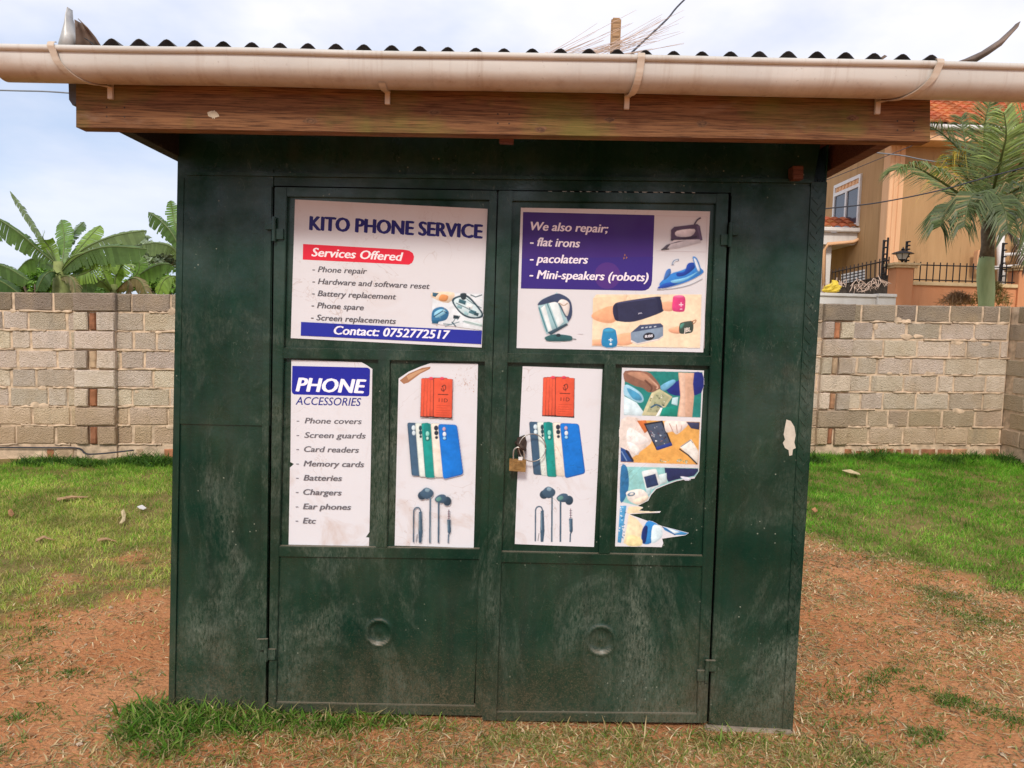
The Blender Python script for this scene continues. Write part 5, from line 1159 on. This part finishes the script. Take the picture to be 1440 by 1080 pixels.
# electric fence posts
for u, v0, v1, lb in ((1245, 392, 336, 'dark electric fence post left of the lantern'), (1279, 370, 338, 'dark electric fence post just right of the lantern'), (1414, 395, 340, 'dark electric fence post beside the white waste pipe')):
    mb = MB(); a, b = at(u, v0, YN+.02), at(u+.5, v1, YN+.02); mb.box(a.x-.018, a.x+.018, YN+.16, YN+.2, a.z, b.z)
    n_ = 6
    for k_ in range(n_): z = lerp(a.z, b.z, (k_+.8)/n_); mb.tube([(a.x+.0, YN+.165, z), (a.x+.0, YN+.13, z), (a.x+.045, YN+.125, z+.005)], [.02, .018, .014], 8)
    if u == 1245: mb.box(a.x+.06, a.x+.09, YN+.16, YN+.19, a.z, b.z+.05); mb.box(a.x-.01, a.x+.07, YN+.165, YN+.185, lerp(a.z, b.z, .5), lerp(a.z, b.z, .5)+.03)
    tag(mb.build('fence_post', 'black', None), lb, 'fence post', 'electric fence posts')
# lantern
xm = (xA+xB)/2; LA = thing('lantern', (xm, YN+.1, zA+.10), 'black lantern lamp standing on the orange pillar', 'lantern')
s = at(1262, 346, YN).z-zA-.10; c0 = (xm, YN+.1, zA+.10)
mb = MB(); mb.lathe(c0, [(.09*s*2, 0), (.05*s*2, .03*s), (.025*s*2, .10*s), (.05*s*2, .16*s), (.11*s*2, .22*s), (.12*s*2, .25*s)], 8); mb.build('base', 'black', LA)
mb = MB(); mb.lathe(c0, [(.12*s*2, .251*s), (.20*s*2, .55*s), (.20*s*2, .58*s)], 6); mb.build('glass', 'lampglass', LA)
mb = MB(); mb.lathe(c0, [(.32*s*2, .581*s), (.28*s*2, .64*s), (.10*s*2, .76*s), (.04*s*2, .80*s), (.06*s*2, .86*s), (.02*s*2, .92*s), (.008, 1.0*s)], 12)
for k_ in range(6):
    q_ = k_*math.pi/3; mb.tube([(xm+.245*s*math.cos(q_), YN+.1+.245*s*math.sin(q_), c0[2]+.25*s), (xm+.42*s*math.cos(q_), YN+.1+.42*s*math.sin(q_), c0[2]+.57*s)], .007, 5)
mb.build('hood', 'black', LA)
# white parapet
mb = MB(); x0, x1 = at(1100, 414, 11.4).x, at(1232, 414, 11.4).x; x2 = at(1258, 414, 11.4).x; zt_ = at(1200, 413, 11.4).z
PW = thing('white_wall', (x0, 11.4, 0), 'low whitewashed wall beside the orange pillar', 'wall')
mb.box(x0, x1, 11.4, 11.6, 0, zt_-.06); mb.box(x1, x2, 11.33, 11.65, 0, zt_-.05); mb.build('wall', 'white', PW, bevel=.005)
mb = MB(); mb.box(x0, x1, 11.36, 11.64, zt_-.058, zt_); mb.box(x1, x2, 11.29, 11.69, zt_-.048, zt_+.012); mb.build('coping', 'white', PW, bevel=.008)
# yellow bag
mb = MB(); cB_ = at(1169, 405, 11.5); vs_ = []; nu_, nv_ = 14, 8
for j in range(nv_+1):
    for i in range(nu_):
        a = 2*math.pi*i/nu_; ph = math.pi*j/nv_; rr_ = (.155+.05*random.uniform(-1, 1))*math.sin(ph)**.7
        vs_.append((cB_.x+rr_*math.cos(a)*1.0, 11.5+rr_*math.sin(a)*.6, zt_+.005+.20*(1-math.cos(ph))/2*(1+.25*math.cos(a))))
mb.add(vs_, [(j*nu_+i, j*nu_+(i+1) % nu_, (j+1)*nu_+(i+1) % nu_, (j+1)*nu_+i) for j in range(nv_) for i in range(nu_)])
tag(mb.build('plastic_bag', 'yellow', None), 'crumpled yellow plastic bag lying on the white wall', 'bag')
# dry vines over the dark side wall
mb = MB()
for i in range(40):
    u = random.uniform(1152, 1245); v = random.uniform(396, 412); y_ = 11.9
    mb.tube(spline([at(u, v, y_), at(u+random.uniform(-10, 10), v-random.uniform(2, 12), y_+.05), at(u+random.uniform(-16, 16), v+random.uniform(-6, 6), y_+.1)], 3), .006, 4)
tag(mb.build('dry_twigs', 'twig', None), 'tangle of dry brown twigs behind the white wall', 'twigs', kind='stuff')
def straw_heap(u, v, ru, rv, Y, label, cols, n_=420, name='straw_heap'):
    mb = MB(); c0 = at(u, v, Y); sc_ = (Y+2.84)/F_PX
    for i in range(n_):
        a = random.uniform(0, 2*math.pi); h = random.random(); r_ = math.sqrt(random.random())*(1-h**2*.75)
        p = Vector((c0.x+math.cos(a)*r_*ru*sc_, Y+math.sin(a)*r_*ru*sc_*.8, c0.z+h*rv*sc_)); d_ = Vector((random.gauss(0, 1), random.gauss(0, 1), random.gauss(0, .6))).normalized()*random.uniform(.05, .11)
        w_ = d_.cross(Vector((.3, .2, .9))).normalized()*.006
        mb.add([p-d_-w_, p-d_+w_, p+d_+w_*.5, p+d_-w_*.5], [(0, 1, 2, 3)], 0, tuple(np.array(random.choice(cols))*random.uniform(.7, 1.2)))
    return tag(mb.build(name, 'straw', None, recalc=False), label, 'straw heap', None, 'stuff')
straw_heap(1393, 428, 26, 30, 9.9, 'yellow dry straw piled round the foot of the palm', [(.42, .33, .12), (.50, .40, .18), (.30, .25, .08)], 700)
straw_heap(1346, 428, 24, 15, 10.2, 'pale tangled netting heap left of the palm foot', [(.55, .36, .22), (.60, .42, .28), (.45, .28, .16)], 700, 'netting_heap')

# ------------------------------------------------------------------ leaves
def leaf_geo(path, w, fold=.5, tear=.35, cbase=(.07, .15, .025), nseg=26, droop=.15, side=None, back=None):
    P_ = spline(path, max(2, nseg//(len(path)-1))); n_ = len(P_); mb = MB()
    for sgn in (-1, 1):
        gap = False; i = 0
        for i in range(n_-1):
            t = i/(n_-1); t2 = (i+1)/(n_-1)
            wf = lambda q: w*(math.sin(min(1, q*1.25+.05)*math.pi*.5)**.8)*(1-max(0, (q-.72)/.28)**2.2*.92) if q > .04 else w*.12
            T_ = (P_[i+1]-P_[i]).normalized(); up = side or Vector((0, -1, .35)); Sd = T_.cross(up).normalized(); Nn = Sd.cross(T_).normalized()
            if random.random() < tear*.75: ex = random.uniform(.1, .8)*random.random()
            else: ex = 0
            j1 = random.uniform(-.1, .05)*tear*2; sag = droop*random.uniform(.7, 1.6)
            def pt(p, q, k, sh): 
                ww = wf(q)*k*(1+j1*k); return p+Sd*sgn*ww*math.cos(fold)-Nn*ww*math.sin(fold)*.6+T_*sh*k*ww*.25+Vector((0, 0, -1))*sag*ww*k*k
            e_ = (P_[i+1]-P_[i])*ex*.55
            a0, b0 = P_[i], P_[i+1]; rows = [[a0, b0]]
            for k in (.35, .7, 1.0): rows.append([pt(a0+e_*k, t, k, 1), pt(b0-e_*k*.6, t2, k, 1)])
            c_ = tuple(np.array(cbase)*random.uniform(.8, 1.22)); vs_ = [q for r in rows for q in r]
            mb.add(vs_, [(2*k, 2*k+1, 2*k+3, 2*k+2) for k in range(3)], 0, c_)
    mb.tube(P_, [w*.05*(1-.8*i/n_)+.004 for i in range(n_)], 5, 0, tuple(np.array((.20, .26, .08))))
    return mb
def banana(base, stem_top, leaves, label, r=.12):
    b = at(*base); s = at(*stem_top); T_ = thing('banana_plant', (b.x, b.y, 0), label, 'banana plant', 'banana plants behind the wall')
    mb = MB(); mb.tube([(b.x, b.y, 0), (b.x, b.y, b.z*.6), tuple(b), tuple(s)], [r*1.3, r*1.1, r, r*.55], 10); mb.build('stem', 'bark', T_, smooth=True)
    for pts, wpx, c_, kw in leaves:
        path = [at(u, v, y) for u, v, y in pts]; sc_ = (pts[0][2]+2.84)/F_PX
        leaf_geo(path, wpx*sc_, cbase=c_, **kw).build('leaf', 'leaf', T_, recalc=False, smooth=False)
G1, G2, G3, G4, DK = (.15, .27, .05), (.23, .36, .06), (.11, .19, .05), (.19, .26, .10), (.06, .12, .03)
Yb = 8.6
banana((86, 405, Yb), (82, 368, Yb), [
    ([(80, 372, Yb), (62, 345, Yb), (38, 305, Yb+.3), (14, 269, Yb+.6)], 9, G4, dict(fold=1.0, tear=.8, droop=.3)),
    ([(78, 370, Yb), (55, 352, Yb-.1), (28, 328, Yb-.2), (-8, 304, Yb-.2)], 17, G3, dict(fold=.9, tear=.7, droop=.7)),
    ([(84, 378, Yb), (72, 352, Yb), (62, 338, Yb-.1), (60, 332, Yb-.2)], 14, G2, dict(fold=.3, tear=.1)),
    ([(86, 374, Yb), (90, 350, Yb+.1), (90, 330, Yb+.3), (86, 309, Yb+.5)], 14, G1, dict(fold=.25, tear=.6)),
    ([(88, 374, Yb), (108, 354, Yb+.2), (124, 335, Yb+.4), (141, 317, Yb+.6)], 14, G2, dict(fold=.35, tear=.2)),
    ([(88, 378, Yb), (118, 350, Yb-.2), (160, 332, Yb-.2), (206, 324, Yb-.1)], 15, G4, dict(fold=.7, tear=.5, droop=.4)),
    ([(86, 382, Yb), (110, 360, Yb-.5), (150, 347, Yb-.7), (206, 350, Yb-.8)], 17, G3, dict(fold=.75, tear=.6, droop=.5)),
    ([(88, 384, Yb), (106, 372, Yb-.2), (118, 384, Yb-.3), (122, 412, Yb-.3)], 16, G3, dict(fold=.5, tear=.5, droop=.2)),
    ([(90, 392, Yb), (120, 384, Yb-.4), (136, 372, Yb-.5), (130, 358, Yb-.4)], 20, G2, dict(fold=.2, tear=.15)),
    ([(86, 380, Yb), (100, 362, Yb-.3), (128, 356, Yb-.5), (158, 372, Yb-.6)], 13, G2, dict(fold=.6, tear=.9, droop=.5)),
    ([(84, 380, Yb), (98, 340, Yb+.4), (108, 322, Yb+.6), (118, 312, Yb+.7)], 10, G3, dict(fold=.5, tear=.9)),
    ([(82, 382, Yb), (60, 366, Yb+.2), (40, 366, Yb+.3), (22, 384, Yb+.3)], 13, G1, dict(fold=.7, tear=.9, droop=.5)),
    ([(84, 390, Yb), (96, 388, Yb-.5), (104, 398, Yb-.6), (106, 420, Yb-.6)], 11, (.30, .25, .12), dict(fold=.8, tear=1, droop=.4)),
    ([(86, 390, Yb), (74, 382, Yb-.2), (62, 388, Yb-.3), (52, 408, Yb-.3)], 13, DK, dict(fold=.6, tear=.5))], 'tall banana plant with ragged leaves rising in the middle of the left wall')
banana((164, 425, Yb+.6), (160, 400, Yb+.6), [
    ([(160, 410, Yb+.6), (164, 385, Yb+.6), (176, 368, Yb+.6), (180, 352, Yb+.8)], 17, G2, dict(fold=.3, tear=.3)),
    ([(160, 410, Yb+.6), (146, 385, Yb+.5), (150, 372, Yb+.5), (168, 366, Yb+.5)], 16, G2, dict(fold=.3, tear=.3)),
    ([(162, 410, Yb+.6), (184, 392, Yb+.3), (198, 396, Yb+.2), (205, 414, Yb+.2)], 13, (.34, .27, .13), dict(fold=.7, tear=.6, droop=.5)),
    ([(162, 410, Yb+.6), (176, 396, Yb+.2), (181, 398, Yb+.1), (176, 420, Yb+.1)], 8, (.32, .22, .11), dict(fold=.9, tear=.6, droop=.5)),
    ([(158, 412, Yb+.6), (140, 394, Yb+.3), (124, 392, Yb+.2), (106, 404, Yb+.2)], 15, G4, dict(fold=.5, tear=.5, droop=.4)),
    ([(164, 412, Yb+.6), (190, 388, Yb+.6), (196, 372, Yb+.6), (192, 362, Yb+.6)], 12, G1, dict(fold=.4, tear=.3))], 'short banana plant with bright leaves and one brown hanging leaf', .09)
banana((262, 425, Yb+1), (262, 372, Yb+1), [
    ([(262, 378, Yb+1), (246, 335, Yb+1), (228, 312, Yb+1), (209, 298, Yb+1)], 14, G3, dict(fold=.8, tear=.7, droop=.5)),
    ([(262, 380, Yb+1), (244, 350, Yb+.8), (222, 342, Yb+.7), (200, 344, Yb+.6)], 12, G4, dict(fold=.8, tear=.6, droop=.5)),
    ([(262, 380, Yb+1), (250, 330, Yb+1.2), (244, 305, Yb+1.3), (240, 282, Yb+1.3)], 12, G1, dict(fold=.4, tear=.8)),
    ([(262, 388, Yb+1), (240, 372, Yb+.5), (218, 374, Yb+.4), (196, 386, Yb+.4)], 13, G1, dict(fold=.7, tear=.5, droop=.5)),
    ([(262, 388, Yb+1), (280, 340, Yb+1), (310, 310, Yb+1), (350, 310, Yb+1)], 15, G1, dict(fold=.6, tear=.5, droop=.5)),
    ([(262, 395, Yb+1), (244, 388, Yb+.4), (230, 395, Yb+.3), (222, 414, Yb+.3)], 12, G2, dict(fold=.5, tear=.4, droop=.3))], 'banana plant half hidden behind the left edge of the kiosk')
banana((-60, 430, Yb+.3), (-58, 385, Yb+.3), [
    ([(-58, 390, Yb+.3), (-30, 372, Yb+.2), (4, 374, Yb+.1), (40, 394, Yb)], 14, G3, dict(fold=.8, tear=.5, droop=.5)),
    ([(-58, 390, Yb+.3), (-30, 350, Yb), (-12, 335, Yb), (3, 322, Yb)], 9, G3, dict(fold=.7, tear=.6, droop=.5)),
    ([(-58, 395, Yb+.3), (-30, 390, Yb-.2), (0, 395, Yb-.3), (26, 412, Yb-.3)], 15, DK, dict(fold=.7, tear=.5, droop=.4)),
    ([(-58, 390, Yb+.3), (-90, 350, Yb), (-130, 340, Yb), (-170, 360, Yb)], 15, G1, dict(fold=.7, tear=.5, droop=.4))], 'banana plant at the far left with only its drooping leaf in view')
def leafy(name, u, v, ru, rv, Y, n_, ls, cs, label, cat, group, trunk=True):
    c0 = at(u, v, Y); sc_ = (Y+2.84)/F_PX; T_ = thing(name, (c0.x, Y, 0), label, cat, group); mb = MB()
    cl = [(random.gauss(0, .45), random.gauss(0, .45), random.gauss(0, .42), random.uniform(.25, .5)) for _ in range(16)]
    for i in range(n_):
        cx_, cy_, cz_, cr_ = random.choice(cl); d_ = Vector((random.gauss(0, 1), random.gauss(0, 1), random.gauss(0, 1))).normalized()*cr_*random.uniform(.5, 1.05)
        p = Vector((c0.x+(cx_+d_.x)*ru*sc_, Y+(cy_+d_.y)*ru*sc_, c0.z+(cz_+d_.z)*rv*sc_)); a = Vector((random.gauss(0, 1), random.gauss(0, 1), random.gauss(0, .7))).normalized()*ls; b = a.cross(Vector((random.gauss(0, 1), random.gauss(0, 1), random.gauss(0, 1)))).normalized()*ls*.38
        mb.add([p-a, p+b, p+a, p-b], [(0, 1, 2, 3)], 0, tuple(np.array(random.choice(cs))*random.uniform(.75, 1.25)))
    mb.build('crown', 'leaf', T_, recalc=False)
    mb = MB(); mb.tube([(c0.x, Y, 0), (c0.x+.05, Y, c0.z*.6), (c0.x, Y, c0.z)], [.12, .08, .03], 8)
    for k_ in range(6): a = k_*1.05; mb.tube([(c0.x, Y, c0.z*.7), (c0.x+math.cos(a)*ru*sc_*.7, Y+math.sin(a)*ru*sc_*.7, c0.z+rv*sc_*.4*math.sin(k_*2.1))], [.05, .012], 6)
    mb.build('trunk', 'palmtrunk', T_, smooth=True); return T_
leafy('bush', 50, 392, 34, 24, 12.5, 2600, .07, [(.16, .32, .04), (.22, .42, .06), (.09, .19, .03)], 'bright green bush between the two left banana plants', 'bush', None)
leafy('tree', 215, 362, 48, 26, 30, 2600, .20, [(.40, .48, .32), (.46, .54, .36), (.32, .40, .27)], 'distant hazy green tree behind the banana leaves near the kiosk', 'tree', None)  # distance haze is mixed into these pale leaf colours
leafy('bush', 120, 405, 60, 18, 14, 2400, .09, [(.10, .20, .04), (.14, .27, .05)], 'dark low bush behind the short banana plant', 'bush', None)
leafy('bush', -20, 402, 40, 18, 14, 1400, .09, [(.10, .20, .04), (.15, .28, .05)], 'green low bush at the far left behind the wall', 'bush', None)
leafy('bush', 225, 395, 34, 22, 14, 1800, .09, [(.22, .38, .06), (.15, .29, .05)], 'light green bush beside the kiosk above the wall', 'bush', None)

# ------------------------------------------------------------------ palm
YPm = 9.6; scP = (YPm+2.84)/F_PX
pb = at(1388, 430, YPm); PT = thing('palm_tree', (pb.x, YPm, 0), 'young palm with a pale green trunk and dark arching fronds', 'palm tree')
mb = MB(); pts = [(1387, 425), (1387, 412), (1386, 392), (1386, 375), (1388, 362), (1389, 345), (1390, 322)]; rad = [.115, .125, .13, .125, .115, .10, .085]
mb.tube([Vector((pb.x, YPm, 0))]+[at(u, v, YPm) for u, v in pts[:5]], [.13]+rad[:5], 14); mb.build('trunk', 'palmstem', PT, smooth=True)
mb = MB(); mb.tube([at(1387.5, 363, YPm), at(1389, 345, YPm), at(1390, 325, YPm), at(1391, 300, YPm)], [.112, .095, .11, .08], 12); mb.build('crownshaft', 'palmtrunk', PT, smooth=True)
def frond(pts, Lpx, c_, n_=46, hang=.5, stiff=.5, mat='leaf'):
    P_ = spline([at(u, v, y) for u, v, y in pts], 12); m_ = len(P_); mb = MB(); L_ = Lpx*1.22*scP; n_ = int(n_*1.7)
    mb.tube(P_, [.028*(1-.85*i/m_) for i in range(m_)], 6, 0, (.14, .17, .05))
    for k in range(n_):
        t = .10+.90*k/(n_-1); f = t*(m_-1); i = min(int(f), m_-2); p = P_[i].lerp(P_[i+1], f-i); T_ = (P_[i+1]-P_[i]).normalized()
        up = Vector((0, 0, 1)) if abs(T_.z) < .85 else Vector((0, 1, .2)); S0 = T_.cross(up).normalized(); U0 = S0.cross(T_).normalized()
        ll = L_*(.55+.6*math.sin(math.pi*min(1, t*1.02)**.8))*.85
        for sg in (-1, 1):
            if random.random() < .04: continue
            d_ = (S0*sg*random.uniform(.75, 1.0)+T_*random.uniform(.45, .85)+U0*random.uniform(.0, .45)*stiff).normalized()
            q1 = p+d_*ll*.5; q2 = p+d_*ll*random.uniform(.85, 1.05)+Vector((0, 0, -1))*ll*hang*random.uniform(.6, 1.3)
            w_ = d_.cross(Vector((random.uniform(-.4, .4), -1, .5))).normalized()*.0115
            cc = tuple(np.array(c_)*random.uniform(.65, 1.35)) if random.random() > .07 else (.36, .26, .10); mb.add([p-w_*.6, p+w_*.6, q1+w_, q1-w_, q2], [(0, 1, 2, 3), (3, 2, 4)], 0, cc)
    mb.build('frond', mat, PT, recalc=False)
PG, PD_, PL = (.19, .245, .08), (.11, .15, .05), (.30, .38, .11)
B_ = (1390, 305)
def fr(*mid): return [(B_[0], B_[1], YPm)]+list(mid)
frond(fr((1352, 275, YPm-.3), (1315, 250, YPm-.6), (1282, 233, YPm-.9), (1262, 238, YPm-1.0)), 38, PG, 56, .45)
frond(fr((1372, 250, YPm+.2), (1350, 212, YPm+.4), (1325, 188, YPm+.5), (1308, 178, YPm+.5)), 36, PG, 50, .15, .8)
frond(fr((1387, 250, YPm+.1), (1384, 205, YPm+.1), (1386, 168, YPm), (1394, 138, YPm)), 34, PG, 54, .05, .9)
frond(fr((1405, 250, YPm-.2), (1420, 205, YPm-.4), (1440, 168, YPm-.5), (1470, 140, YPm-.5)), 46, PG, 54, .15, .8)
frond(fr((1412, 262, YPm-.5), (1440, 225, YPm-.9), (1475, 205, YPm-1.1), (1510, 215, YPm-1.2)), 46, PG, 50, .4)
frond(fr((1410, 280, YPm-.7), (1440, 262, YPm-1.3), (1480, 262, YPm-1.7), (1510, 300, YPm-1.8)), 42, PD_, 50, .55)
frond(fr((1366, 262, YPm+.3), (1352, 238, YPm+.5), (1344, 226, YPm+.5), (1340, 222, YPm+.5)), 52, (.62, .45, .06), 26, .95, .2)
frond(fr((1368, 292, YPm-.6), (1348, 288, YPm-1.1), (1330, 300, YPm-1.5), (1322, 318, YPm-1.6)), 36, PD_, 46, .7)
frond(fr((1380, 285, YPm-.8), (1372, 272, YPm-1.4), (1362, 285, YPm-1.9), (1356, 318, YPm-2.0)), 32, PD_, 44, .6)
frond(fr((1408, 300, YPm-.7), (1428, 300, YPm-1.2), (1448, 322, YPm-1.5), (1460, 352, YPm-1.6)), 34, PD_, 46, .6)
frond(fr((1398, 262, YPm-.6), (1408, 222, YPm-1.0), (1415, 190, YPm-1.2), (1412, 158, YPm-1.3)), 38, PL, 48, .15, .8)
frond(fr((1395, 290, YPm-.9), (1402, 278, YPm-1.5), (1412, 292, YPm-1.9), (1418, 325, YPm-2.0)), 32, PD_, 42, .6)
frond(fr((1410, 290, YPm+.5), (1440, 270, YPm+.9), (1480, 250, YPm+1.1), (1530, 255, YPm+1.2)), 44, PG, 46, .3)
frond(fr((1376, 262, YPm+.6), (1362, 222, YPm+1.0), (1356, 192, YPm+1.2), (1352, 165, YPm+1.3)), 36, PD_, 46, .2, .7)
frond(fr((1402, 312, YPm-.2), (1416, 325, YPm-.3), (1430, 342, YPm-.4), (1445, 372, YPm-.4)), 22, (.12, .075, .05), 26, .5)
leafy('tree', 1450, 152, 60, 40, 24, 1500, .22, [(.28, .46, .07), (.36, .52, .10)], 'light green treetop behind the palm at upper right', 'tree', None)

# ------------------------------------------------------------------ litter on the lawn
def litter(name, px, mat, label, cat, thick=.006):
    c_ = [onz(u, v, 0) for u, v in px]; mb = MB(); a = []
    for i, p in enumerate(c_):
        z = float(ground_z(p.x, p.y)); d_ = CAM-p; a.append(p+d_*((z+.035)/d_.z)+Vector((0, 0, .008*math.sin(i*2.1))))
    b = [q_-Vector((0, 0, thick)) for q_ in a]; n_ = len(a)
    mb.add(a+b, [list(range(n_)), list(range(2*n_-1, n_-1, -1))]+[(i, i+n_, (i+1) % n_+n_, (i+1) % n_) for i in range(n_)])
    return tag(mb.build(name, mat, None), label, cat)
MAT['dryleaf'] = simple('dry_leaf', (.36, .17, .07), .8, 0, .3, 30)
MAT['bone'] = simple('pale_litter', (.55, .43, .24), .8, 0, .2, 30)
litter('dry_leaf', [(11, 718), (16, 716), (20, 721), (17, 726), (12, 724)], 'dryleaf', 'brown dry leaf on the lawn at far left', 'leaf')
litter('paper_scrap', [(193, 712), (200, 711), (206, 713), (202, 716), (195, 715)], 'whitetrim', 'small white paper scrap on the lawn left of the kiosk', 'litter')
litter('maize_husk', [(170, 719), (174, 717), (177, 722), (176, 732), (172, 736), (168, 734), (172, 728)], 'bone', 'pale dry husk lying on the lawn near the paper scrap', 'litter')
litter('stick', [(50, 758), (62, 754), (75, 757), (76, 759), (62, 757), (50, 760)], 'stick', 'bent pale stick on the left lawn', 'stick')
litter('stick', [(80, 700), (100, 698), (124, 697), (124, 699), (100, 700), (80, 702)], 'stick', 'long straight pale stick on the left lawn near the wall', 'stick')
litter('stick', [(137, 757), (150, 757), (163, 759), (163, 760.5), (150, 759), (137, 759)], 'stick', 'short pale stick on yellowing grass left of the kiosk', 'stick')
litter('dry_leaf', [(1184, 661), (1196, 661), (1208, 664), (1210, 667), (1204, 667), (1196, 664)], 'bone', 'tan curled leaf on the bright lawn right of the kiosk', 'leaf')
litter('dry_leaf', [(1141, 716), (1146, 714), (1150, 717), (1146, 720)], 'dryleaf', 'small red brown leaf on the lawn beside the kiosk corner', 'leaf')
